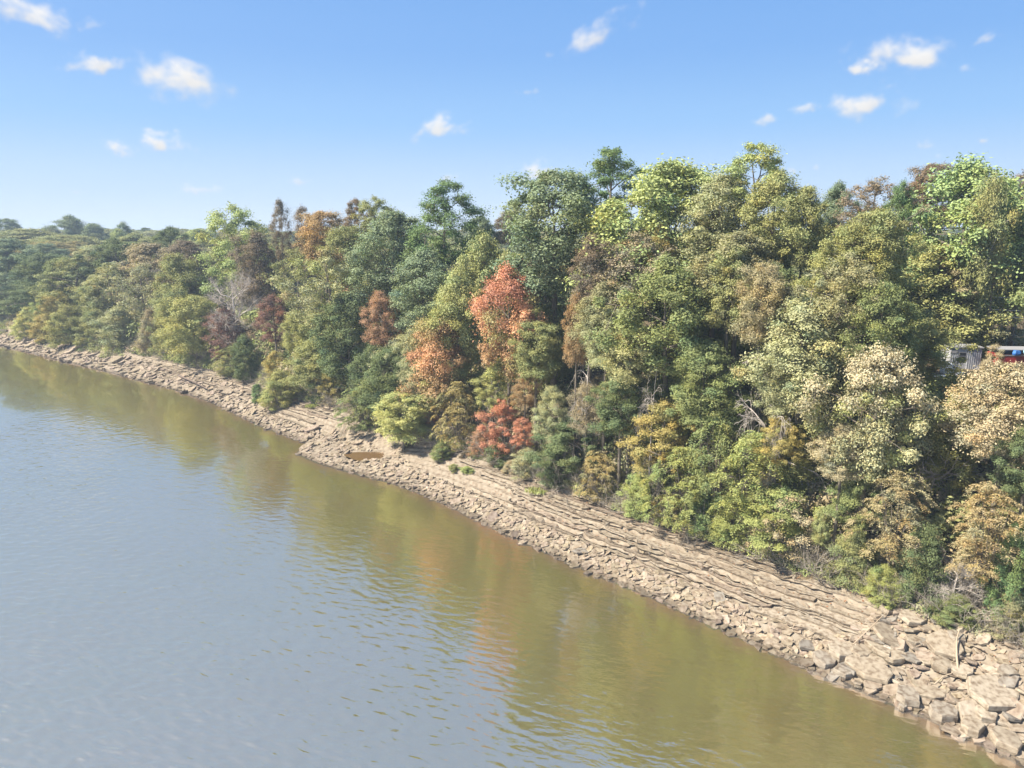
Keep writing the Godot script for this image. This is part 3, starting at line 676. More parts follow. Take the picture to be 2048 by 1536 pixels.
	for h in hubs:
		var near: Vector3 = nodes[0]
		for q in nodes:
			if q.distance_squared_to(h) < near.distance_squared_to(h): near = q
		var midp: Vector3 = near.lerp(h, 0.55) + Vector3(0, 0.12, 0)
		wood.tube(near, midp, 0.045, 0.03, 3)
		wood.tube(midp, h, 0.03, 0.015, 3)
		if habit == "twiggy" or habit == "half":
			for j in 9:
				var e := Vector3(rng.randfn(), rng.randfn() + 0.6, rng.randfn()).normalized() * size_r * 1.15
				wood.tube(midp.lerp(h, rng.randf()), h + e, 0.018, 0.008, 3)
	# leaves
	var tint := Color(1, 1, 1)
	for h in hubs:
		var patch := rng.randf_range(0.82, 1.2)
		var warm := rng.randf_range(-0.14, 0.2)
		tint = Color(patch * (1.0 + warm), patch, patch * (1.0 - warm))
		if stops.size():
			var f: float = h.y / H + rng.randf_range(-0.08, 0.08)
			var c: Color = stops[0][1]
			for k in stops.size() - 1:
				if f >= stops[k][0]: c = stops[k][1].lerp(stops[k + 1][1], clampf((f - stops[k][0]) / (stops[k + 1][0] - stops[k][0]), 0.0, 1.0))
			if rng.randf() < 0.22: c = c.lerp(col3("gyellow2" if rng.randf() < 0.6 else "olive"), 0.75)
			tint = Color(c.r * patch, c.g * patch, c.b * patch)
		if habit == "feather":
			for s in 13:
				var a := rng.randf() * TAU
				var d := (Vector3(cos(a), rng.randf_range(0.2, 1.1), sin(a)) + Vector3(h.x, 0, h.z) * 0.25).normalized()
				var p: Vector3 = h
				var l := R * rng.randf_range(0.2, 0.42)
				for k in 13:
					d = (d + Vector3(0, -0.14, 0)).normalized()
					p += d * l / 13.0
					var nn := (Vector3(rng.randfn() * 0.45, 1.0, rng.randfn() * 0.45) + d.cross(Vector3.UP) * 0.1).normalized()
					var side := d.cross(Vector3.UP).normalized() * (1.0 if k % 2 else -1.0)
					crown.leaf(p + side * 0.14, nn, (side + d * 0.7).normalized(), leaf * 1.25, leaf * 0.42, leaf_tint(rng, tint))
			continue
		if habit == "frond":
			continue
		var rad := size_r * rng.randf_range(0.6, 1.55)
		for k in per:
			var d := Vector3(rng.randfn(), rng.randfn(), rng.randfn()).normalized()
			if d.y < -0.2 and rng.randf() < 0.65: d.y = -d.y
			var rr := rad * minf(absf(0.74 + 0.28 * rng.randfn()), 1.22)
			var p: Vector3 = h + Vector3(d.x, d.y * 0.78, d.z) * rr * (1.0 + 0.8 * lumps.get_noise_3dv((h + d * rad) * 8.0))
			var nn := (d * 0.55 + Vector3(0, 0.5, 0) + Vector3(rng.randfn(), rng.randfn(), rng.randfn()) * 0.36).normalized()
			var along := Vector3(rng.randfn(), rng.randfn(), rng.randfn())
			var l := leaf * rng.randf_range(0.75, 1.3)
			crown.leaf(p, nn, along, l, l * 0.54, leaf_tint(rng, tint))
	if habit == "frond":
		for i in 16:
			var a := i * 2.4
			var p := Vector3(cos(a) * 0.3, H * (0.5 + 0.4 * i / 16.0), sin(a) * 0.3)
			var d := Vector3(cos(a), 0.7, sin(a)).normalized()
			for k in 16:
				d = (d + Vector3(0, -0.09, 0)).normalized()
				var q := p + d * R * 0.075
				wood.tube(p, q, 0.05, 0.04, 3)
				p = q
				var side := d.cross(Vector3.UP).normalized()
				for sgn in [-1.0, 1.0]:
					crown.leaf(p + side * sgn * 0.55, (Vector3(0, 1, 0) + side * sgn * -0.25).normalized(), side * sgn, 0.6, 0.16, leaf_tint(rng, tint))
	return [crown.mesh(), wood.mesh()]

func branch(wood: Buf, rng: RandomNumberGenerator, o: Vector3, d: Vector3, l: float, r: float, depth: int, hang: bool) -> void:
	var p := o
	var n := 3
	for i in n:
		d = (d + Vector3(rng.randfn(), rng.randfn(), rng.randfn()) * 0.16 + Vector3(0, -0.13 if hang else 0.05, 0)).normalized()
		var q := p + d * l / n
		wood.tube(p, q, r * (1.0 - 0.12 * i), r * (1.0 - 0.12 * (i + 1)), 5 if depth > 3 else 3)
		p = q
		if depth > 0 and i > 0 or depth > 2:
			var s := (d + Vector3(rng.randfn(), rng.randfn() * 0.7, rng.randfn()) * 0.62).normalized()
			if depth > 0: branch(wood, rng, p, s, l * rng.randf_range(0.55, 0.8), r * 0.58, depth - 1, hang)
	if depth > 0: branch(wood, rng, p, (d + Vector3(rng.randfn(), rng.randfn(), rng.randfn()) * 0.3).normalized(), l * 0.7, r * 0.6, depth - 1, hang)

func col3(k: String) -> Color:
	var c: Array = LEAF[k]
	return Color(c[0], c[1], c[2])

func plant_all() -> void:
	var bark := plain(lin(0.15, 0.13, 0.105), 0.9, 0.3)
	var pale_bark := plain(lin(0.42, 0.38, 0.34), 0.9, 0.3)
	var variants := {"oak": 4, "oval": 2, "open": 3, "feather": 2, "shrub": 3, "half": 1, "bare": 2, "dead": 3, "column": 1, "twiggy": 1, "tall": 1, "frond": 1}
	for h in variants:
		habits[h] = []
		for k in variants[h]:
			habits[h].append(grow(h, k * 17 + h.length() * 3 + 1))
	var special := {
		"M_red": grow("oak", 91, [[0.1, col3("gyellow2")], [0.28, col3("orangebrown")], [0.5, col3("orange")], [0.68, col3("orange")], [0.82, col3("red")], [1.0, col3("red")]]),
		"M_orange": grow("oak", 92, [[0.1, col3("olive")], [0.3, col3("orangebrown")], [0.5, col3("orangegold")], [0.66, col3("orange")], [0.85, col3("orangegold")], [1.0, col3("gyellow2")]]),
		"M_patch": grow("open", 93, [[0.2, col3("olive")], [0.42, col3("greyolive")], [0.5, col3("rust")], [0.58, col3("greygreen")], [0.88, col3("greygreen")], [0.96, col3("orangebrown")]]),
		"M_pale": grow("oak", 94, [[0.1, col3("olive")], [0.3, col3("greyolive")], [0.5, col3("tanolive")], [0.7, col3("paletan")], [1.0, col3("paletan")]]),
	}
	var rng := RandomNumberGenerator.new()
	rng.seed = 5
	var pole_buf := Buf.new()
	pole_buf.tube(Vector3.ZERO, Vector3.UP, 0.3, 0.24, 8)
	var pole := pole_buf.mesh()
	var at := 0
	for g in GROWING:
		var habit: String = g[9]
		var key: String = g[10]
		var set_: Array = habits[habit][at % habits[habit].size()]
		if special.has(key): set_ = special[key]
		var o := thing(g[0], g[1], g[2], Vector3(g[4], ground(g[4], g[5]) - 0.1, g[5]), rng.randf() * TAU, g[3])
		var sx: float = g[8] / 4.5
		var size := Vector3(sx, g[7] / 12.0, sx * rng.randf_range(0.92, 1.08))
		var lift: float = g[6] - g[7]
		var leafless: bool = set_[0] == null
		var skin: StandardMaterial3D = pale_bark if leafless or habit == "tall" else bark
		var limbs := put("branches" if lift > 0.1 else "trunk", set_[1], skin, o)
		limbs.scale = size
		limbs.position.y = lift
		if lift > 0.1:
			var t := put("trunk", pole, skin, o)
			t.scale = Vector3(sx, lift + 0.3, sx)
		if not leafless:
			var c := put("crown", set_[0], leaf_material(key), o)
			c.scale = size
			c.position.y = lift
		at += 1


# ---------------------------------------------------------------- stones
func make_stone(rng: RandomNumberGenerator, sides: int, thick: float, worn := 0.14) -> ArrayMesh:
	var b := Buf.new()
	var rings := [[], [], [], []]
	var ang := []
	for i in sides: ang.append((i + rng.randf_range(-0.32, 0.32)) / sides * TAU)
	var rad := []
	for i in sides: rad.append(rng.randf_range(0.72, 1.06))
	var slope := Vector2(rng.randf_range(-0.12, 0.12), rng.randf_range(-0.12, 0.12))
	for i in sides:
		var e: Vector2 = Vector2(cos(ang[i]), sin(ang[i])) * rad[i]
		var lift: float = e.dot(slope) * thick
		var w := worn * rng.randf_range(0.6, 1.4)
		rings[0].append(Vector3(e.x * 0.86, -thick * 0.5, e.y * 0.86))
		rings[1].append(Vector3(e.x * (1.0 - 0.06 * rng.randf()), -thick * rng.randf_range(0.05, 0.25), e.y))
		rings[2].append(Vector3(e.x * (1.0 - w * 0.3), thick * (0.5 - w) + lift, e.y * (1.0 - w * 0.3)))
		rings[3].append(Vector3(e.x * (1.0 - w), thick * 0.5 + lift + rng.randf_range(-0.03, 0.03) * thick, e.y * (1.0 - w)))
	for k in 3:
		for i in sides:
			var j := (i + 1) % sides
			b.quad(rings[k][j], rings[k][i], rings[k + 1][i], rings[k + 1][j])
	var mid := Vector3(rng.randf_range(-0.15, 0.15), thick * rng.randf_range(0.46, 0.6), rng.randf_range(-0.15, 0.15))
	for i in sides:
		b.tri(rings[3][(i + 1) % sides], rings[3][i], mid)
	return b.mesh()

func rock_material(c: Color, seed_: int, scale := 0.5, by_world := true) -> StandardMaterial3D:
	var m := StandardMaterial3D.new()
	m.albedo_color = c
	m.albedo_texture = noise_tex(0.008, 7, 512, seed_, FastNoiseLite.TYPE_SIMPLEX_SMOOTH, ramp([[0.0, Color(0.6, 0.54, 0.49)], [0.3, Color(0.8, 0.765, 0.73)], [0.5, Color(0.92, 0.9, 0.875)], [0.72, Color(0.98, 0.97, 0.95)], [1.0, Color(1, 1, 1)]]))
	m.roughness = 0.92
	m.metallic_specular = 0.25
	m.uv1_triplanar = true
	m.uv1_world_triplanar = by_world
	m.uv1_scale = Vector3.ONE * scale
	m.heightmap_enabled = true
	m.heightmap_texture = noise_tex(0.05, 5, 512, seed_ + 9)
	m.heightmap_scale = 3.5
	return m

func build_bank() -> void:
	var shore_rock := rock_material(lin(0.285, 0.252, 0.205), 3, 0.35)
	var tones := [lin(0.325, 0.29, 0.233), lin(0.36, 0.323, 0.267), lin(0.28, 0.243, 0.197), lin(0.31, 0.265, 0.22), lin(0.25, 0.236, 0.212)]
	for i in tones.size(): stone_mats.append(rock_material(tones[i], 11 + i, 0.6))
	shore_rock.vertex_color_use_as_albedo = true
	# the bank itself
	var us := PackedFloat32Array()
	var u := -3.6
	while u < 9.6:
		us.append(u)
		u += 0.09 if u > 2.0 and u < 7.4 else 0.25
	var rows := walk(60.0, -260.0, func(x, z): return clampf(Vector3(x, 24, z).length() / 230.0, 0.14, 1.0))
	var b := Buf.new()
	for q in rows:
		for uu in us:
			b.v.append(on_bank(q, uu))
			var wet := 1.0 - 0.5 * (1.0 - smoothstep(0.1, 0.75, uu + 0.5 * rough_noise.get_noise_2d(q.s * 9.0, 77.0)))
			b.c.append(Color(wet, wet * lerpf(0.94, 1.0, wet), wet * lerpf(0.86, 1.0, wet)))
	var m := us.size()
	b.n.resize(b.v.size())
	for r in rows.size():
		for k in m:
			var dx := b.v[mini(r + 1, rows.size() - 1) * m + k] - b.v[maxi(r - 1, 0) * m + k]
			var dy := b.v[r * m + mini(k + 1, m - 1)] - b.v[r * m + maxi(k - 1, 0)]
			var nn := dx.cross(dy).normalized()
			b.n[r * m + k] = nn if nn.y > 0 else -nn
	for r in rows.size() - 1:
		for k in m - 1:
			var a := r * m + k
			b.i.append_array([a, a + m, a + 1, a + 1, a + m, a + m + 1])
	# keep the triangles facing up
	var t0 := (b.v[b.i[1]] - b.v[b.i[0]]).cross(b.v[b.i[2]] - b.v[b.i[0]])
	if t0.y > 0:
		for k in range(0, b.i.size(), 3):
			var sw := b.i[k]
			b.i[k] = b.i[k + 1]
			b.i[k + 1] = sw
	var shore_node := put("rocky_shore", b.mesh(), shore_rock)
	tag(shore_node, "", "", "", "structure")
	build_ledges(shore_node)
	build_stones(shore_node)

func build_ledges(parent: Node) -> void:
	var rng := RandomNumberGenerator.new()
	rng.seed = 21
	var fine := walk(19.2, -70.0, func(_x, _z): return 0.2)
	var made := 0
	var thin := Buf.new()
	for half in 24:
		var level := half * 0.5 if half < 16 else 0.25 + (half - 16) * 0.93
		var own := half < 16 and half % 2 == 0
		var i := int(rng.randf() * 8.0)
		while i < fine.size() - 4:
			var x: float = fine[i].p.x
			var far_ := clampf((12.0 - x) / 40.0, 0.0, 1.6)
			var n := int(rng.randf_range(12, 60) * (1.0 + far_ * 0.6))
			n = mini(n, fine.size() - 1 - i)
			var skip := rng.randf() < (0.12 if own else 0.35) or spit(x) > 0.03 or spit(fine[i + n].p.x) > 0.03
			if not skip and n > 3:
				var b := Buf.new()
				var top_f := []
				var top_b := []
				var bot_f := []
				var thick := rng.randf_range(0.10, 0.24) if own else rng.randf_range(0.05, 0.11)
				var shift := rng.randf_range(-0.16, 0.16)
				var raise := rng.randf_range(0.015, 0.07)
				var stride := 2 if far_ < 0.4 else 4
				var j := 0
				while true:
					var q: ShoreSample = fine[i + mini(j, n)]
					var warp := rough_noise.get_noise_2d(q.s * 0.6, 3.0) * 0.45
					var edge := 2.2 + (level - 0.10 - warp) / 7.0 * 4.8 + shift + rough_noise.get_noise_2d(q.s * 14.0, level * 31.0) * 0.10 + rng.randf_range(-0.085, 0.085)
					if j == 0 or j >= n: edge += rng.randf_range(0.05, 0.25)
					edge = maxf(edge, 1.3)
					var pf := on_bank(q, edge)
					var pb := on_bank(q, edge + (0.62 if own else 0.34))
					pf.y = profile(edge + 0.25) + raise + 0.02 if own else maxf(pf.y, profile(edge)) + thick + 0.01
					pb.y = minf(pb.y - 0.03, pf.y + 0.03)
					top_f.append(pf)
					top_b.append(pb)
					bot_f.append(pf + Vector3(q.n.x * 0.08, -thick, q.n.y * 0.08))
					if j >= n: break
					j += stride
				for k in top_f.size() - 1:
					b.quad(top_f[k], top_f[k + 1], top_b[k + 1], top_b[k])
					b.quad(bot_f[k], bot_f[k + 1], top_f[k + 1], top_f[k])
				var last := top_f.size() - 1
				b.tri(bot_f[0], top_f[0], top_b[0])
				b.tri(bot_f[last], top_b[last], top_f[last])
				if b.n[0].y < 0:
					for k in b.n.size(): b.n[k] = -b.n[k]
					for k in range(0, b.i.size(), 3):
						var sw := b.i[k]
						b.i[k] = b.i[k + 1]
						b.i[k + 1] = sw
				if own and made < 298:
					put("rock_ledge", b.mesh(), stone_mats[rng.randi() % 4], parent)
					made += 1
				else:
					var off := thin.v.size()
					thin.v.append_array(b.v)
					thin.n.append_array(b.n)
					for k in b.i: thin.i.append(off + k)
			i += n + (0 if rng.randf() < 0.7 else int(rng.randf_range(1, 4)))
	var o := put("thin_ledges", thin.mesh(), stone_mats[1], parent)
	o.set_meta("kind", "stuff")

func build_stones(parent: Node) -> void:
	var rng := RandomNumberGenerator.new()
	rng.seed = 33
	var kinds := []
	for k in 10: kinds.append(make_stone(rng, 5 + k % 4, rng.randf_range(0.2, 0.5), 0.08))
	var spots := []
	var samples := walk(27.0, -190.0, func(x, z): return clampf(Vector3(x, 24, z).length() / 300.0, 0.13, 0.8))
	for q in samples:
		var x: float = q.p.x
		var dist := Vector3(q.p.x, 24, q.p.y).length()
		var w := rubble_width(x)
		var fall := 1.0 if x > 19.0 else 0.75
		var n := 16 if x > 17.0 else 6
		if x < -28.0: n = 5
		if spit(x) > 0.3: n = 9
		for k in n:
			var u := rng.randf_range(-0.35, w)
			if x > 19.0 and u > 6.0 and rng.randf() < 0.4: continue
			var stray := rng.randf() < 0.08 and x < 18.0
			if stray: u = w + 4.6 * pow(rng.randf(), 1.5)      # strays on the shelf
			# the little pool behind the spit stays clear
			var size := 0.14 + 0.26 * pow(rng.randf(), 2.2)
			if x > 17.5: size = 0.11 + 0.42 * pow(rng.randf(), 2.3)
			if rng.randf() < 0.06: size *= 1.7
			if spit(x) > 0.4: size *= 0.85
			if stray: size *= 0.6
			size *= clampf(dist / 75.0, 1.0, 2.2)
			var p := on_bank(q, u)
			if Vector2((p.x - POOL.x) / 2.5, (p.z - POOL.y) / 1.4).length() < 1.0: continue
			p.y += size * rng.randf_range(0.06, 0.30)
			var turn := Basis(Vector3.UP, rng.randf() * TAU)
			var tilt_axis := Vector3(-q.n.y, 0, q.n.x)
			var tilt := Basis(tilt_axis.normalized(), rng.randfn() * 0.22 + (0.30 if rng.randf() < 0.7 else -0.15)) * Basis(Vector3(q.n.x, 0, q.n.y), rng.randfn() * 0.16)
			spots.append([size * (1.0 if x > 17 else 0.9) / dist, Transform3D(tilt * turn * Basis.from_scale(Vector3(size * rng.randf_range(1.0, 1.6), size * rng.randf_range(0.7, 1.2), size * rng.randf_range(0.7, 1.0))), p), rng.randi() % kinds.size(), rng.randi() % 5, u])
	spots.sort_custom(func(a, b): return a[0] > b[0])
	var rest := []
	for k in kinds.size(): rest.append([])
	for i in spots.size():
		var s: Array = spots[i]
		if i < 298:
			var o := put("stone", kinds[s[2]], stone_mats[s[3]], parent)
			o.transform = s[1]
		else: rest[s[2]].append(s)
	var shade := rock_material(lin(0.32, 0.283, 0.229), 17, 0.6)
	shade.vertex_color_use_as_albedo = true
	for k in kinds.size():
		var mm := MultiMesh.new()
		mm.transform_format = MultiMesh.TRANSFORM_3D
		mm.use_colors = true
		mm.mesh = kinds[k]
		mm.instance_count = rest[k].size()
		for j in rest[k].size():
			mm.set_instance_transform(j, rest[k][j][1])
			var t := (0.78 + 0.36 * rng.randf()) * (1.0 - 0.42 * (1.0 - smoothstep(0.0, 0.5, rest[k][j][4])))
			mm.set_instance_color(j, Color(t, t * rng.randf_range(0.95, 1.0), t * rng.randf_range(0.9, 1.02)))
		var o := MultiMeshInstance3D.new()
		o.multimesh = mm
		o.material_override = shade
		o.name = "rubble"
		parent.add_child(o, true)
		o.set_meta("kind", "stuff")

func build_boulders() -> void:
	var rng := RandomNumberGenerator.new()
	rng.seed = 77
	var tones := {"tan": lin(0.32, 0.283, 0.227), "light": lin(0.365, 0.328, 0.27), "grey": lin(0.30, 0.275, 0.235), "white": lin(0.48, 0.465, 0.42)}
	var mats := {}
	for k in tones: mats[k] = rock_material(tones[k], 40 + k.length(), 0.6)
	for g in BOULDERS:
		var big: bool = g[4] > 0.9
		var mesh := make_stone(rng, 7 if big else 6 + rng.randi() % 3, 0.58 * g[6] / g[4], 0.08)
		var o := put(g[0], mesh, mats[g[9]])
		var x: float = g[2]
		var z: float = g[3]
		var d := inland(x, z)
		o.transform = Transform3D(Basis(Vector3.UP, deg_to_rad(g[7])) * Basis(Vector3.RIGHT, deg_to_rad(g[8])) * Basis.from_scale(Vector3(g[4], g[4], g[5]) * 1.25), Vector3(x, maxf(0.05, profile(d)) + g[6] * 0.3, z))
		tag(o, g[1], "boulder" if g[0] == "boulder" else "rock slab")
	# stones on the earth slope at the right
	var slope := [[30.4, -46.3, 0.62, "brown-tinged flat rock lowest on the bare earth slope"], [31.4, -47.2, 0.5, "tilted grey rock in the middle of the bare earth slope"], [30.1, -47.1, 0.52, "dark-edged slab on the bare earth slope beside fallen branches"], [33.4, -48.6, 0.52, "pale rock at the top right of the bare earth slope"], [34.1, -49.0, 0.42, "rounded pale rock beside the topmost rock of the earth slope"], [32.6, -48.6, 0.45, "long pale rock left of the topmost rocks of the earth slope"], [28.7, -45.6, 0.34, "small pale rock alone below the bare earth slope"]]
	for g in slope:
		var o := put("boulder", make_stone(rng, 7, 0.5), mats["grey" if rng.randf() < 0.4 else "tan"])
		o.transform = Transform3D(Basis(Vector3.UP, rng.randf() * TAU) * Basis(Vector3.RIGHT, -0.3) * Basis.from_scale(Vector3(g[2] * 1.5, g[2], g[2])), Vector3(g[0], ground(g[0], g[1]) + 0.2, g[1]))
		tag(o, g[3], "boulder")

func build_driftwood() -> void:
	var pale := plain(lin(0.32, 0.26, 0.19), 0.85, 0.3)
	var dark := plain(lin(0.13, 0.10, 0.08), 0.9, 0.3)
	var sticks := [
		["pale driftwood pole lying against the broad undercut slab", [Vector3(23.7, 1.35, -34.5), Vector3(23.95, 1.75, -35.1), Vector3(24.35, 2.25, -35.9), Vector3(24.85, 2.55, -36.5)], 0.062, pale],
		["thin pale driftwood branch behind the triangular slab", [Vector3(19.5, 1.05, -37.4), Vector3(20.4, 1.45, -37.95), Vector3(21.2, 1.85, -38.4), Vector3(22.0, 2.2, -38.9)], 0.04, pale],
		["short curved driftwood stick between the waterline boulders", [Vector3(22.2, 0.8, -34.0), Vector3(22.8, 1.05, -34.3), Vector3(23.5, 1.2, -34.5)], 0.04, pale],
	]
	for g in sticks:
		var b := Buf.new()
		var p: Array = g[1]
		for i in p.size() - 1: b.tube(p[i], p[i + 1], g[2] * (1.0 - 0.18 * i), g[2] * (1.0 - 0.18 * (i + 1)), 7)
		var o := put("driftwood", b.mesh(), g[3])
		tag(o, g[0], "driftwood")
	var logs := [
		["dark fallen log on the sunlit rubble, far left bank", Vector3(-54.6, 1.35, -116.2), Vector3(-46.3, 1.0, -107.4), 0.16],
		["dark bare log lying along the ledges above the left rubble", Vector3(-75.5, 2.9, -138.0), Vector3(-69.5, 2.8, -131.6), 0.14],
	]
	for g in logs:
		var b := Buf.new()
		var d: Vector3 = g[2] - g[1]
		b.tube(g[1], g[1] + d * 0.5 + Vector3(0, 0.12, 0), g[3], g[3] * 0.8, 7)
		b.tube(g[1] + d * 0.5 + Vector3(0, 0.12, 0), g[2], g[3] * 0.8, g[3] * 0.5, 7)
		b.tube(g[1] + d * 0.6, g[1] + d * 0.72 + Vector3(0, 0.7, 0.3), g[3] * 0.5, g[3] * 0.2, 5)
		var o := put("fallen_log", b.mesh(), dark)
		tag(o, g[0], "log")
	var rng := RandomNumberGenerator.new()
	rng.seed = 3
	for g in [["tangle of fallen grey branches above the left ledges", Vector3(-69.2, 3.3, -133.7), Vector3(0.8, 0.12, 0.5), 5.5], ["grey fallen limb lying across the bare earth slope", Vector3(30.5, 10.8, -48.5), Vector3(0.25, -0.35, 0.9), 3.4], ["forked dead branch above the orange-yellow bush", Vector3(27.9, 9.1, -45.5), Vector3(-0.8, 0.05, 0.4), 2.8]]:
		var b := Buf.new()
		for k in 3: branch(b, rng, g[1], (g[2] + Vector3(rng.randfn(), rng.randfn() * 0.3, rng.randfn()) * 0.25).normalized(), g[3] * 0.6, 0.1, 3, false)
		var o := put("fallen_branch", b.mesh(), plain(lin(0.34, 0.31, 0.28), 0.9, 0.3))
		tag(o, g[0], "branch")


# ---------------------------------------------------------------- ground, water, undergrowth
func build_ground() -> void:
	var m := StandardMaterial3D.new()
	m.albedo_texture = noise_tex(0.01, 5, 512, 5, FastNoiseLite.TYPE_SIMPLEX_SMOOTH, ramp([[0.0, lin(0.05, 0.045, 0.03)], [0.5, lin(0.12, 0.095, 0.06)], [1.0, lin(0.19, 0.145, 0.095)]]))
	m.uv1_triplanar = true
	m.uv1_world_triplanar = true
	m.uv1_scale = Vector3.ONE * 0.2
	m.roughness = 1.0
	m.metallic_specular = 0.1
	m.heightmap_enabled = true
	m.heightmap_texture = noise_tex(0.03, 4, 512, 8)
	m.heightmap_scale = 12.0
	var b := Buf.new()
	ground_grid(b, -162.0, 120.0, -201.0, 39.0, 3.0, Rect2(0, 0, 0, 0))
	ground_grid(b, -1026.0, 654.0, -1221.0, 39.0, 12.0, Rect2(-162, -201, 282, 240))
	var o := put("ground", b.mesh(), m)
	tag(o, "", "", "", "structure")

func ground_grid(b: Buf, x0: float, x1: float, z0: float, z1: float, step: float, hole: Rect2) -> void:
	var nx := int((x1 - x0) / step) + 1
	var nz := int((z1 - z0) / step) + 1
	var k0 := b.v.size()
	var ds := PackedFloat32Array()
	for j in nz:
		for i in nx:
			var x := x0 + i * step
			var z := z0 + j * step
			var d := inland(x, z)
			ds.append(d)
			var y := profile(d) + 5.0 * smoothstep(200.0, 420.0, -z) * smoothstep(0.0, 60.0, d)
			y -= 0.4 * (1.0 - smoothstep(8.0, 13.0, d))
			if d > 10.0: y += lump_noise.get_noise_2d(x * 3.0, z * 3.0) * 0.35
			b.v.append(Vector3(x, y, z))
			b.n.append(Vector3.UP)
	for j in nz:
		for i in nx:
			var k := k0 + j * nx + i
			var dx := b.v[k0 + j * nx + mini(i + 1, nx - 1)] - b.v[k0 + j * nx + maxi(i - 1, 0)]
			var dz := b.v[k0 + mini(j + 1, nz - 1) * nx + i] - b.v[k0 + maxi(j - 1, 0) * nx + i]
			b.n[k] = dz.cross(dx).normalized()
	for j in nz - 1:
		for i in nx - 1:
			var k := j * nx + i
			if maxf(maxf(ds[k], ds[k + 1]), maxf(ds[k + nx], ds[k + nx + 1])) < 8.5: continue
			if hole.has_point(Vector2(x0 + (i + 0.5) * step, z0 + (j + 0.5) * step)): continue
			var q := k0 + k
			b.i.append_array([q, q + 1, q + nx, q + 1, q + nx + 1, q + nx])

func build_water() -> void:
	# a turbid body under a bright, rippled surface film
	var body := StandardMaterial3D.new()
	body.vertex_color_use_as_albedo = true
	body.albedo_color = Color.WHITE
	body.roughness = 0.6
	body.metallic_specular = 0.2
	var film := StandardMaterial3D.new()
	film.transparency = BaseMaterial3D.TRANSPARENCY_ALPHA
	film.albedo_color = Color(1.0, 0.98, 0.95, 0.53)
	film.albedo_texture = noise_tex(0.02, 2, 64, 2, FastNoiseLite.TYPE_SIMPLEX_SMOOTH, ramp([[0.0, Color(0.98, 0.98, 0.98)], [1.0, Color(1, 1, 1)]]))
	film.metallic = 1.0
	film.roughness = 0.04
	film.heightmap_enabled = true
	film.heightmap_texture = noise_tex(0.012, 4, 1024, 12)
	film.heightmap_scale = 2.2
	film.uv1_scale = Vector3(1, 1, 1)
	# surface: a fine patch before the camera, plain sheets beyond
	var wave := FastNoiseLite.new()
	wave.frequency = 1.0
	wave.fractal_octaves = 2
	wave.seed = 4
	var x0 := -66.0
	var x1 := 24.0
	var z0 := -108.0
	var z1 := -18.0
	var xs := PackedFloat32Array()
	var zs := PackedFloat32Array()
	var x := x0
	while x < x1:
		xs.append(x)
		x += 0.21
	xs.append(x1)
	var z := z1
	while z > z0:
		zs.append(z)
		z -= clampf(-z * 0.0035, 0.08, 0.5)
	zs.append(z0)
	var coarse := {}
	var b := Buf.new()
	var m := xs.size()
	var amp := PackedFloat32Array()
	# how lively the surface is, on a 4 m grid
	var gx := int((x1 - x0) / 4.0) + 2
	var gz := int((z1 - z0) / 4.0) + 2
	for j in gz:
		for i in gx:
			var wx := x0 + i * 4.0
			var wz := z0 + j * 4.0
			var d := -inland(wx, wz)
			var a := 0.06 + 0.94 * smoothstep(10.0, 28.0, d + 8.0 * lump_noise.get_noise_2d(wx * 2.0, wz * 2.0))
			amp.append(a)
	for zz in zs:
		for xx in xs:
			var fx := (xx - x0) / 4.0
			var fz := (zz - z0) / 4.0
			var i := mini(int(fx), gx - 2)
			var j := mini(int(fz), gz - 2)
			var k := j * gx + i
			var a := lerpf(lerpf(amp[k], amp[k + 1], fx - i), lerpf(amp[k + gx], amp[k + gx + 1], fx - i), fz - j)
			a *= smoothstep(0.0, 4.0, minf(minf(xx - x0, x1 - xx), minf(zz - z0, z1 - zz)))
			var p := xx * 0.94 + zz * 0.34
			var q := zz * 0.94 - xx * 0.34
			var h := (wave.get_noise_2d(p * 0.8, q * 2.0) * 0.055 + wave.get_noise_2d(p * 0.22 + 50.0, q * 0.5) * 0.012) * a
			b.v.append(Vector3(xx, h, zz))
			b.uv.append(Vector2(p / 24.0, q / 10.0))
	b.n.resize(b.v.size())
	var nz := zs.size()
	for j in nz:
		for i in m:
			var dx := b.v[j * m + mini(i + 1, m - 1)] - b.v[j * m + maxi(i - 1, 0)]
			var dz := b.v[mini(j + 1, nz - 1) * m + i] - b.v[maxi(j - 1, 0) * m + i]
			var nn := dx.cross(dz)
			b.n[j * m + i] = (nn if nn.y > 0 else -nn).normalized()
	for j in nz - 1:
		for i in m - 1:
			var k := j * m + i
			b.i.append_array([k, k + m, k + 1, k + 1, k + m, k + m + 1])
	for r in [[-1500.0, x0, -600.0, 400.0], [x0, x1, -600.0, z0], [x0, x1, z1, 400.0], [x1, 200.0, -100.0, 400.0]]:
		var k := b.v.size()
		for c in [[r[0], r[2]], [r[1], r[2]], [r[1], r[3]], [r[0], r[3]]]:
			b.v.append(Vector3(c[0], 0, c[1]))
			b.n.append(Vector3.UP)
			b.uv.append(Vector2((c[0] * 0.94 + c[1] * 0.34) / 24.0, (c[1] * 0.94 - c[0] * 0.34) / 10.0))
		b.i.append_array([k, k + 1, k + 2, k, k + 2, k + 3])
	var face := (b.v[b.i[1]] - b.v[b.i[0]]).cross(b.v[b.i[2]] - b.v[b.i[0]])
	var n_quad := b.i.size() - 24
	for part in [[0, n_quad], [n_quad, b.i.size()]]:
		var i0: int = part[0]
		face = (b.v[b.i[i0 + 1]] - b.v[b.i[i0]]).cross(b.v[b.i[i0 + 2]] - b.v[b.i[i0]])
		if face.y > 0:
			for k in range(i0, part[1], 3):
				var sw := b.i[k]
				b.i[k] = b.i[k + 1]
				b.i[k + 1] = sw
	var o := put("water", b.mesh(), film)
	tag(o, "", "", "", "structure")
	var gloss := StandardMaterial3D.new()
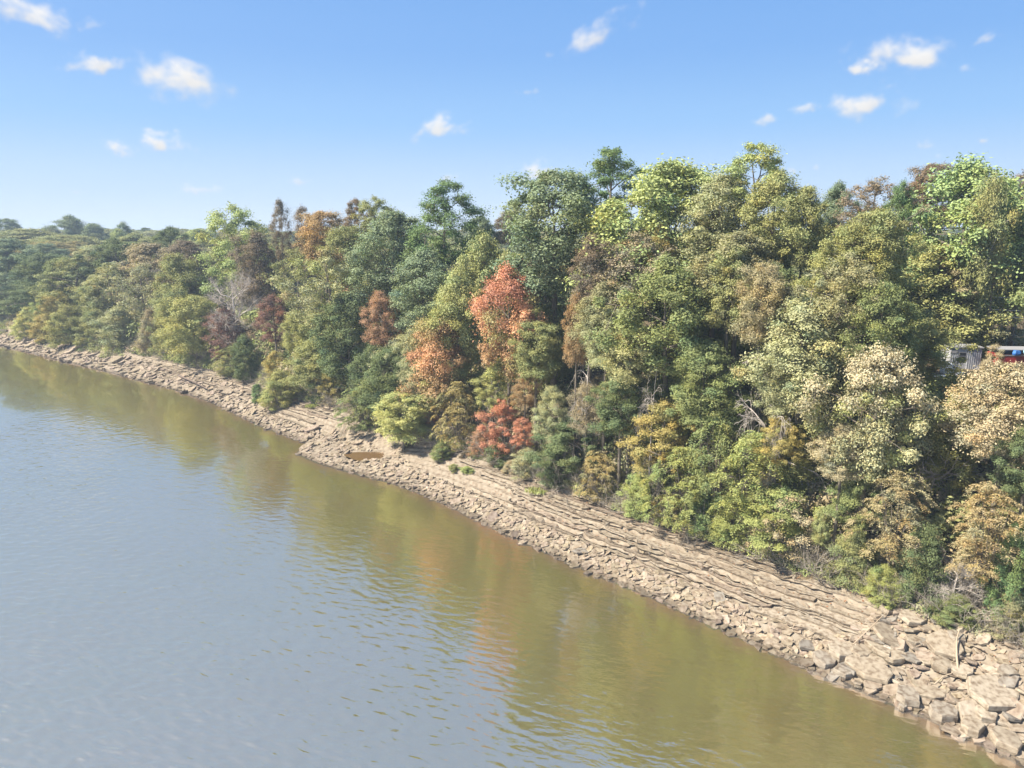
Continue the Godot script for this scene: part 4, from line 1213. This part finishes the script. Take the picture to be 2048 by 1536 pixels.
	gloss.transparency = BaseMaterial3D.TRANSPARENCY_ALPHA
	gloss.albedo_color = Color(1, 1, 1, 0.02)
	gloss.roughness = 0.04
	var sheen := put("water_surface", o.mesh, gloss)
	sheen.position.y = 0.004
	tag(sheen, "", "", "", "structure")
	# the body, browner in the shallows
	var w := Buf.new()
	var rows := walk(60.0, -450.0, func(x_, z_): return clampf(Vector3(x_, 24, z_).length() / 90.0, 0.5, 6.0))
	var deep := Color(0.198, 0.174, 0.012)
	var shallow := Color(0.27, 0.155, 0.065)
	var offs := [1.6, 0.2, -0.35, -0.9, -1.8, -4.0, -10.0, -30.0, -500.0]
	for q in rows:
		for d in offs:
			var e: float = d - 2.7 * spit(q.p.x)
			var far_: Vector2 = q.p + q.n * e
			if d < -100.0: far_ = Vector2(q.p.x - 400.0, q.p.y + 400.0)
			w.v.append(Vector3(far_.x, -0.07 if d > -0.4 else -0.14, far_.y))
			w.n.append(Vector3.UP)
			var nn := lump_noise.get_noise_2d(far_.x * 1.2, far_.y * 3.0)
			var c := deep.lerp(Color(0.212, 0.174, 0.022), clampf(0.35 + nn * 1.2, 0.0, 1.0) if d < -3.0 else 0.2)
			w.c.append(c.lerp(shallow, smoothstep(-1.5, -0.2, d + rough_noise.get_noise_1d(q.s * 4.0) * 0.5)))
	var om := offs.size()
	for r in rows.size() - 1:
		for k in om - 1:
			var a := r * om + k
			w.i.append_array([a, a + 1, a + om, a + 1, a + om + 1, a + om])
	face = (w.v[w.i[1]] - w.v[w.i[0]]).cross(w.v[w.i[2]] - w.v[w.i[0]])
	if face.y > 0:
		for k in range(0, w.i.size(), 3):
			var sw := w.i[k]
			w.i[k] = w.i[k + 1]
			w.i[k + 1] = sw
	var o2 := put("river_water", w.mesh(), body)
	tag(o2, "", "", "", "structure")
	# the pool behind the spit
	var pool := Buf.new()
	var c0 := Vector3(POOL.x, 0.0, POOL.y)
	for q in walk(-5.0, -28.0, func(_x, _z): return 0.5):
		var side: Vector2 = POOL - q.p
		if absf(side.cross(q.n)) < 0.3: c0.y = bank(q.p.x, q.s, side.dot(q.n) + 2.7 * spit(q.p.x)) - 0.13
	for i in 18:
		var a0 := TAU * i / 18.0
		var a1 := TAU * (i + 1) / 18.0
		var r0 := 1.0 + 0.15 * sin(a0 * 3.0)
		var r1 := 1.0 + 0.15 * sin(a1 * 3.0)
		pool.tri(c0, c0 + Vector3(cos(a1) * 2.9 * r1, 0, sin(a1) * -1.7 * r1) * 1.0, c0 + Vector3(cos(a0) * 2.9 * r0, 0, sin(a0) * -1.7 * r0))
	var pm := plain(lin(0.12, 0.075, 0.035), 0.12, 0.6)
	var o3 := put("pool_water", pool.mesh(), pm)
	tag(o3, "", "", "", "structure")

func build_undergrowth() -> void:
	var rng := RandomNumberGenerator.new()
	rng.seed = 8
	var clump := Buf.new()
	for k in 420:
		var d := Vector3(rng.randfn(), absf(rng.randfn()), rng.randfn()).normalized()
		var p := Vector3(d.x, d.y * 0.8, d.z) * (0.45 + 0.6 * sqrt(rng.randf())) * (1.0 + 0.3 * sin(d.x * 7.0) * sin(d.z * 6.0))
		var nn := (d * 0.5 + Vector3(0, 0.5, 0) + Vector3(rng.randfn(), rng.randfn(), rng.randfn()) * 0.45).normalized()
		var l := rng.randf_range(0.06, 0.11)
		clump.leaf(p, nn, Vector3(rng.randfn(), rng.randfn(), rng.randfn()), l, l * 0.6, leaf_tint(rng, Color(1, 1, 1)))
	var mesh := clump.mesh()
	var shades := ["dk", "mid", "olive", "gyellow2", "greyolive", "tanbrown", "brown", "midbright", "tan", "olive"]
	var places := []
	var samples := walk(45.0, -200.0, func(x, z): return clampf(Vector3(x, 24, z).length() / 75.0, 0.5, 3.0))
	for q in samples:
		for k in 16:
			var d := 7.0 + 21.0 * pow(rng.randf(), 1.5)
			if k < 5: d = rng.randf_range(6.5, 9.0)
			if k < 2 and q.p.x < -75.0: d = rng.randf_range(3.8, 8.0)
			var w: Vector2 = q.p + q.n * d
			var v := Vector2(w.x, w.y)
			# the bare earth slope at the right stays open
			if v.distance_to(Vector2(32.2, -48.2)) < 3.2 or v.distance_to(Vector2(30.6, -46.6)) < 1.8: continue
			var size := rng.randf_range(0.7, 2.0) if d > 9.0 else rng.randf_range(0.3, 0.85)
			size *= clampf(Vector3(w.x, 24, w.y).length() / 80.0, 1.0, 1.8)
			places.append([Transform3D(Basis(Vector3.UP, rng.randf() * TAU) * Basis.from_scale(Vector3(size, size * rng.randf_range(0.7, 1.3), size)), Vector3(w.x, profile(d) - 0.1, w.y)), shades[rng.randi() % shades.size()]])
	var mm := MultiMesh.new()
	mm.transform_format = MultiMesh.TRANSFORM_3D
	mm.use_colors = true
	mm.mesh = mesh
	mm.instance_count = places.size()
	for j in places.size():
		mm.set_instance_transform(j, places[j][0])
		var c := col3(places[j][1])
		mm.set_instance_color(j, c)
	var o := MultiMeshInstance3D.new()
	o.multimesh = mm
	o.material_override = leaf_material("white")
	o.name = "undergrowth"
	add_child(o)
	tag(o, "low mixed undergrowth covering the wooded slope between the trees", "undergrowth", "", "stuff")
	# the far wood on the plateau and hills
	var far_places := []
	for k in 2200:
		var z := -rng.randf_range(70.0, 900.0)
		var x := rng.randf_range(-0.95, 0.95) * -z + 20.0
		var d := inland(x, z)
		if d < 30.0 or (x > 20.0 and -z < 105.0): continue
		if -z > 330.0 and rng.randf() < 0.4: continue
		far_places.append(Vector3(x, ground(x, z), z))
	var fm := MultiMesh.new()
	fm.transform_format = MultiMesh.TRANSFORM_3D
	fm.use_colors = true
	fm.mesh = habits["oak"][0][0]
	fm.instance_count = far_places.size()
	var kinds := ["olive", "mid", "bluegreen", "yolive", "dk", "greygreen", "tanolive", "gold"]
	for j in far_places.size():
		var h := rng.randf_range(0.5, 0.78)
		var r := rng.randf_range(0.85, 1.5)
		fm.set_instance_transform(j, Transform3D(Basis(Vector3.UP, rng.randf() * TAU) * Basis.from_scale(Vector3(r, h, r)), far_places[j]))
		var c := col3(kinds[rng.randi() % kinds.size()])
		fm.set_instance_color(j, c)
	var f := MultiMeshInstance3D.new()
	f.multimesh = fm
	f.material_override = leaf_material("white")
	f.name = "distant_woods"
	add_child(f)
	tag(f, "distant wooded hills beyond the bluff, mixed green and yellow", "woods", "", "stuff")
	build_brush()
	build_grass()


# dry twigs at the wood's edge and fallen leaves on the shelf
func build_brush() -> void:
	var rng := RandomNumberGenerator.new()
	rng.seed = 41
	var twigs := Buf.new()
	for k in 5:
		var a := k * 1.3
		branch(twigs, rng, Vector3(cos(a) * 0.1, -0.1, sin(a) * 0.1), Vector3(cos(a), 1.1, sin(a)).normalized(), 0.75, 0.022, 3, false)
	var places := []
	var litter := []
	var samples := walk(30.0, -150.0, func(x, z): return clampf(Vector3(x, 24, z).length() / 150.0, 0.25, 1.5))
	for q in samples:
		for k in 2:
			if rng.randf() < 0.55:
				var d := 6.4 + 9.0 * pow(rng.randf(), 2.0)
				var w: Vector2 = q.p + q.n * d
				var size := rng.randf_range(0.7, 1.9)
				places.append(Transform3D(Basis(Vector3.UP, rng.randf() * TAU) * Basis(Vector3.RIGHT, rng.randfn() * 0.35) * Basis.from_scale(Vector3.ONE * size), Vector3(w.x, profile(d) - 0.05, w.y)))
		if q.p.x > -40.0:
			for k in 9:
				var u := 7.6 - 5.0 * pow(rng.randf(), 1.8)
				var p := on_bank(q, u)
				litter.append(Transform3D(Basis(Vector3.UP, rng.randf() * TAU) * Basis(Vector3.RIGHT, rng.randfn() * 0.3) * Basis.from_scale(Vector3.ONE * rng.randf_range(0.7, 1.8)), p + Vector3(0, 0.13, 0)))
	var mm := MultiMesh.new()
	mm.transform_format = MultiMesh.TRANSFORM_3D
	mm.mesh = twigs.mesh()
	mm.instance_count = places.size()
	for j in places.size(): mm.set_instance_transform(j, places[j])
	var o := MultiMeshInstance3D.new()
	o.multimesh = mm
	o.material_override = plain(lin(0.3, 0.27, 0.23), 0.9, 0.2)
	o.name = "dry_brush"
	add_child(o)
	tag(o, "dry leafless twigs standing along the foot of the wood", "brush", "", "stuff")
	var flake := Buf.new()
	flake.leaf(Vector3.ZERO, Vector3.UP, Vector3(1, 0, 0.2), 0.05, 0.034, Color(1, 1, 1))
	var lm := MultiMesh.new()
	lm.transform_format = MultiMesh.TRANSFORM_3D
	lm.use_colors = true
	lm.mesh = flake.mesh()
	lm.instance_count = litter.size()
	for j in litter.size():
		lm.set_instance_transform(j, litter[j])
		var t := rng.randf_range(0.5, 1.2)
		lm.set_instance_color(j, Color(0.26 * t, 0.13 * t, 0.07 * t))
	var l := MultiMeshInstance3D.new()
	l.multimesh = lm
	l.material_override = leaf_material("white")
	l.name = "fallen_leaves"
	add_child(l)
	tag(l, "brown fallen leaves scattered over the rock shelf", "leaf litter", "", "stuff")

func build_grass() -> void:
	var rng := RandomNumberGenerator.new()
	rng.seed = 18
	for g in [[2.3, -60.3, 1.0, "bright green grass patch growing on the bare rock shelf"], [-26.0, -91.5, 0.8, "small green grass patch on the rubble left of the cove"]]:
		var b := Buf.new()
		for k in 260:
			var a := rng.randf() * TAU
			var r: float = sqrt(rng.randf()) * g[2]
			var p := Vector3(cos(a) * r * 1.2, 0, sin(a) * r * 0.8)
			b.leaf(p + Vector3(0, 0.12, 0), Vector3(rng.randfn(), 0.5, rng.randfn()).normalized(), Vector3(rng.randfn() * 0.4, 1, rng.randfn() * 0.4), rng.randf_range(0.15, 0.3), 0.035, leaf_tint(rng, col3("gyellow2")))
		var o := put("grass", b.mesh(), leaf_material("white"))
		o.position = Vector3(g[0], ground(g[0], g[1]) + 0.06, g[1])
		tag(o, g[3], "grass", "", "stuff")


# ---------------------------------------------------------------- the yard behind the trees at the right
func build_yard() -> void:
	var metal := plain(lin(0.42, 0.43, 0.45), 0.5, 0.5)
	var white := plain(lin(0.24, 0.24, 0.245), 0.6)
	var dark := plain(lin(0.03, 0.033, 0.04), 0.3)
	var red := plain(lin(0.34, 0.035, 0.035), 0.5)
	var gy := 12.7
	# shed: corrugated walls, one window, a flat roof
	var shed := thing("shed", "grey corrugated metal shed with one small window behind the trees", "shed", Vector3(38.3, gy, -60.2), deg_to_rad(-8))
	shed.scale = Vector3.ONE * 0.8
	var b := Buf.new()
	b.box(Vector3(-1.55, 0, -2.2), Vector3(1.55, 2.42, 0))
	put("wall", b.mesh(), metal, shed)
	var rib := BoxMesh.new()
	rib.size = Vector3(0.07, 2.36, 0.06)
	for k in 15:
		var x := -1.46 + k * 0.209
		if absf(x + 0.33) < 0.42: continue
		var r := put("rib", rib, metal, shed)
		r.position = Vector3(x, 1.2, 0.028)
	b = Buf.new()
	b.box(Vector3(-1.68, 2.425, -2.35), Vector3(1.68, 2.53, 0.16))
	put("roof", b.mesh(), white, shed)
	b = Buf.new()
	b.box(Vector3(-0.72, 1.1, 0.005), Vector3(0.06, 2.0, 0.05))
	var win := put("window", b.mesh(), white, shed)
	for k in 2:
		b = Buf.new()
		b.box(Vector3(-0.64, 1.18 + k * 0.41, 0.052), Vector3(-0.02, 1.51 + k * 0.41, 0.062))
		put("pane", b.mesh(), dark, win)
	b = Buf.new()
	b.box(Vector3(-1.5, 1.85, 0.062), Vector3(-0.85, 2.3, 0.085))
	put("panel", b.mesh(), white, shed)
	# red trailer with a white top rail
	var tr := thing("trailer", "long red trailer with a white roof edge and dark window band", "trailer", Vector3(43.3, gy + 0.24, -58.4), deg_to_rad(-4))
	tr.scale = Vector3.ONE * 0.8
	b = Buf.new()
	b.box(Vector3(-4.0, 0.55, -2.2), Vector3(4.2, 1.75, 0))
	put("body", b.mesh(), red, tr)
	b = Buf.new()
	b.box(Vector3(-3.8, 1.755, -2.0), Vector3(4.2, 2.2, -0.25))
	put("window_band", b.mesh(), dark, tr)
	b = Buf.new()
	b.box(Vector3(-4.1, 2.205, -2.3), Vector3(4.3, 2.28, 0.1))
	put("roof_edge", b.mesh(), white, tr)
	b = Buf.new()
	b.box(Vector3(-4.0, 1.6, 0.004), Vector3(4.2, 1.72, 0.03))
	put("stripe", b.mesh(), white, tr)
	for sx in [-2.4, 2.6]:
		var wheel := CylinderMesh.new()
		wheel.top_radius = 0.42
		wheel.bottom_radius = 0.42
		wheel.height = 0.3
		var w := put("wheel", wheel, dark, tr)
		w.position = Vector3(sx, 0.2, -0.3)
		w.rotation.x = PI / 2
	# a crumpled blue tarp slung over its window band
	var rng := RandomNumberGenerator.new()
	rng.seed = 2
	for g in [["blue_tarp", "crumpled deep blue tarp on the red trailer's side", Vector3(41.3, gy + 1.82, -58.4), Vector3(0.46, 0.25, 0.22), lin(0.02, 0.13, 0.42)], ["tarp", "pale blue tarp bundled right of the deep blue one on the trailer", Vector3(42.2, gy + 1.95, -58.35), Vector3(0.62, 0.24, 0.25), lin(0.32, 0.58, 0.72)], ["white_tarp", "white tarp heap left of the grey shed", Vector3(36.0, gy + 0.5, -58.7), Vector3(0.7, 0.6, 0.5), lin(0.78, 0.78, 0.8)], ["white_sack", "white sacks lying on the ground before the shed", Vector3(36.4, gy + 0.15, -57.5), Vector3(0.75, 0.25, 0.4), lin(0.75, 0.73, 0.72)]]:
		var o := put(g[0], make_stone(rng, 9, 1.5, 0.35), plain(g[4], 0.7))
		o.transform = Transform3D(Basis(Vector3.UP, 0.3) * Basis.from_scale(g[3]), g[2])
		tag(o, g[1], "sack" if g[0] == "white_sack" else "tarp")
	b = Buf.new()
	b.box(Vector3(-1.5, 0, -0.4), Vector3(1.5, 0.22, 0.4))
	var slab := put("concrete_slab", b.mesh(), plain(lin(0.62, 0.6, 0.57), 0.9))
	slab.position = Vector3(33.7, gy - 0.05, -57.0)
	tag(slab, "pale concrete slab on the ground left of the shed", "slab")
	# wires to the right of the tall tree
	var pole := thing("utility_pole", "wooden utility pole hidden in the woods, carrying the wires", "pole", Vector3(42.3, gy, -64.0))
	b = Buf.new()
	b.tube(Vector3.ZERO, Vector3(0, 7.8, 0), 0.12, 0.09, 8)
	put("post", b.mesh(), plain(lin(0.14, 0.11, 0.09), 0.9), pole)
	b = Buf.new()
	b.box(Vector3(-0.05, 7.0, -0.8), Vector3(0.05, 7.1, 0.8))
	put("crossarm", b.mesh(), plain(lin(0.14, 0.11, 0.09), 0.9), pole)
	var wire_mat := plain(lin(0.55, 0.55, 0.55), 0.4)
	var heights := [[19.8, "highest thin wire above the red trailer"], [18.6, "second highest wire above the red trailer"], [17.5, "third wire down above the red trailer"], [16.9, "lowest wire above the red trailer"]]
	for h in heights:
		b = Buf.new()
		var p := Vector3(42.4, h[0], -64.0)
		for k in 12:
			var t := (k + 1) / 12.0
			var q := Vector3(42.4 + 30.0 * t, h[0] - 0.5 * sin(t * PI) + 0.4 * t, -64.0 + 5.0 * t)
			b.tube(p, q, 0.02, 0.02, 4)
			p = q
		var o := put("power_wire", b.mesh(), wire_mat)
		tag(o, h[1], "wire")


# ---------------------------------------------------------------- sky
func sky_color(el: float, from_sun: float) -> Color:
	var keys := [[-90.0, Color8(96, 100, 90)], [-2.0, Color8(190, 205, 215)], [0.0, Color8(224, 239, 254)], [3.5, Color8(196, 223, 253)], [8.0, Color8(156, 202, 251)], [13.0, Color8(131, 182, 243)], [18.0, Color8(118, 172, 237)], [40.0, Color8(100, 155, 226)], [90.0, Color8(78, 128, 205)]]
	var c: Color = keys[0][1].srgb_to_linear()
	for k in keys.size() - 1:
		if el >= keys[k][0]:
			c = keys[k][1].srgb_to_linear().lerp(keys[k + 1][1].srgb_to_linear(), smoothstep(keys[k][0], keys[k + 1][0], el) * 0.3 + 0.7 * clampf((el - keys[k][0]) / (keys[k + 1][0] - keys[k][0]), 0.0, 1.0))
	if el > -2.0:
		var g := exp(-from_sun / 9.0) * 2.0 + exp(-from_sun / 32.0) * 0.52
		c += Color(1.0, 0.97, 0.9) * g
	return c

func cloud(im: Image, rng_seed: int, az: float, el: float, w: float, h: float, dense: float, lean := 0.0) -> void:
	var W := im.get_width()
	var Hh := im.get_height()
	var per := W / 360.0
	var n := FastNoiseLite.new()
	n.seed = rng_seed
	n.frequency = 0.55 / minf(w, h * 1.6)
	n.fractal_octaves = 5
	n.fractal_gain = 0.55
	var cx := int(az * per)
	var cy := int((90.0 - el) * per)
	var rx := int(w * per)
	var ry := int(h * per * 1.4)
	for y in range(-ry, ry + 1):
		if cy + y < 0 or cy + y >= Hh: continue
		for x in range(-rx, rx + 1):
			var a := x / per
			var e := -y / per - a * lean
			var d := sqrt(pow(a / (w * 0.62), 2.0) + pow((e + h * 0.12) / (h * (0.62 if e > 0 else 0.42)), 2.0))
			var v := 1.0 - d + n.get_noise_2d(a, e * 1.35) * 1.35 + n.get_noise_2d(a * 2.7 + 40.0, e * 3.6) * 0.6
			var k := pow(smoothstep(-0.25, 1.1, v), 1.45) * dense * 0.97
			if k <= 0.003: continue
			var px := posmod(cx + x, W)
			var c := im.get_pixel(px, cy + y)
			var lit := clampf(0.93 + 0.2 * e / h + 0.12 * n.get_noise_2d(a + 0.5, e - 0.6), 0.78, 1.0) / EXPOSURE
			im.set_pixel(px, cy + y, c.lerp(Color(1.0, 0.985, 0.965) * lit, k))

func build_sky() -> PanoramaSkyMaterial:
	var w := 512
	var im := Image.create(w, w / 2, false, Image.FORMAT_RGBAF)
	var sun := Vector3(sin(deg_to_rad(SUN_AZ)) * cos(deg_to_rad(SUN_EL)), sin(deg_to_rad(SUN_EL)), -cos(deg_to_rad(SUN_AZ)) * cos(deg_to_rad(SUN_EL)))
	for y in w / 2:
		var el := 90.0 - (y + 0.5) * 360.0 / w
		for x in w:
			var az := (x + 0.5) / w * TAU
			var d := Vector3(sin(az) * cos(deg_to_rad(el)), sin(deg_to_rad(el)), -cos(az) * cos(deg_to_rad(el)))
			im.set_pixel(x, y, sky_color(el, rad_to_deg(acos(clampf(d.dot(sun), -1.0, 1.0)))) * (1.0 / EXPOSURE))
	im.resize(4096, 2048, Image.INTERPOLATE_BILINEAR)
	# clouds: azimuth, elevation, half width, height (degrees), density, lean
	var seen := [
		[328.39, 13.03, 3.48, 1.91, 0.95, -0.15],
		[331.59, 13.08, 1.07, 0.68, 0.30, 0.30],
		[331.80, 11.02, 2.55, 1.20, 0.95, 0.10],
		[337.67, 10.47, 5.81, 2.47, 1.00, -0.12],
		[335.19, 6.14, 2.56, 1.18, 1.00, 0.00],
		[332.45, 5.77, 1.36, 0.94, 1.00, -0.10],
		[336.04, 6.86, 0.56, 0.32, 0.30, 0.00],
		[354.51, 7.71, 3.08, 1.50, 0.95, 0.12],
		[2.14, 4.69, 2.32, 1.39, 0.85, 0.10],
		[337.00, 3.21, 2.27, 0.58, 0.50, -0.10],
		[344.19, 3.88, 1.19, 0.61, 0.45, 0.00],
		[329.79, 2.79, 0.80, 0.20, 0.25, 0.00],
		[355.27, 4.17, 1.23, 0.71, 0.50, 0.10],
		[6.16, 14.01, 3.53, 1.97, 0.75, 0.42],
		[2.81, 12.88, 0.68, 0.48, 0.20, 0.00],
		[1.27, 10.31, 1.55, 0.32, 0.30, 0.10],
		[26.93, 11.32, 4.08, 1.92, 1.00, -0.10],
		[24.03, 10.98, 1.40, 0.97, 0.95, 0.00],
		[24.53, 8.90, 3.34, 1.79, 1.00, 0.05],
		[21.32, 8.76, 1.49, 0.66, 0.60, 0.15],
		[18.66, 7.98, 1.28, 0.82, 0.70, 0.10],
		[27.20, 8.06, 1.41, 0.77, 0.30, 0.45],
		[31.38, 11.87, 0.98, 0.60, 0.60, 0.20],
		[30.39, 10.21, 0.63, 0.40, 0.35, 0.00],
		[28.66, 5.78, 1.21, 0.48, 0.35, 0.00],
		[31.82, 5.93, 0.47, 0.30, 0.70, 0.00],
		[20.55, 4.57, 0.86, 0.44, 0.40, 0.00],
		[21.96, 4.69, 0.51, 0.37, 0.35, 0.00],
		[29.40, 5.04, 0.43, 0.27, 0.30, 0.00],
	]
	for i in seen.size():
		var c: Array = seen[i]
		cloud(im, 100 + i, c[0], c[1], c[2], c[3], c[4], c[5])
	var rng := RandomNumberGenerator.new()
	rng.seed = 6
	for i in 60:      # the same sparse fair-weather clouds all round
		var az := rng.randf_range(42.0, 318.0)
		var el := rng.randf_range(2.0, 45.0)
		var cw := rng.randf_range(0.8, 3.4) * (1.0 + el / 40.0)
		cloud(im, 300 + i, az, el, cw, cw * rng.randf_range(0.35, 0.6), rng.randf_range(0.3, 1.0))
	var m := PanoramaSkyMaterial.new()
	m.panorama = ImageTexture.create_from_image(im)
	return m


func _ready() -> void:
	var cam := Camera3D.new()
	cam.name = "camera"
	cam.fov = FOV
	cam.far = 4000.0
	cam.near = 0.1
	cam.position = EYE
	cam.rotation_degrees = Vector3(-PITCH, 0, 0)
	add_child(cam)
	cam.current = true
	var env := Environment.new()
	env.background_mode = Environment.BG_SKY
	env.sky = Sky.new()
	env.sky.sky_material = build_sky()
	env.background_energy_multiplier = 1.0
	env.tonemap_mode = Environment.TONE_MAPPER_LINEAR
	env.tonemap_exposure = EXPOSURE
	env.sdfgi_enabled = true
	env.ssao_enabled = true
	env.ssil_enabled = true
	env.fog_enabled = true
	env.fog_density = 0.0005
	env.fog_light_color = Color(0.80, 0.88, 0.97)
	var we := WorldEnvironment.new()
	we.name = "environment"
	we.environment = env
	add_child(we)
	var sun := DirectionalLight3D.new()
	sun.name = "sun"
	sun.light_color = Color(1.0, 0.955, 0.88)
	sun.light_energy = 1.55
	sun.light_angular_distance = 0.5
	sun.shadow_enabled = true
	sun.rotation_degrees = Vector3(-SUN_EL, 180.0 - SUN_AZ, 0)
	add_child(sun)

	rough_noise.seed = 3
	rough_noise.frequency = 0.1
	rough_noise.fractal_octaves = 4
	lump_noise.seed = 9
	lump_noise.frequency = 0.02
	lay_shore()
	build_ground()
	build_water()
	build_bank()
	plant_all()
	build_undergrowth()
	build_boulders()
	build_driftwood()
	build_yard()
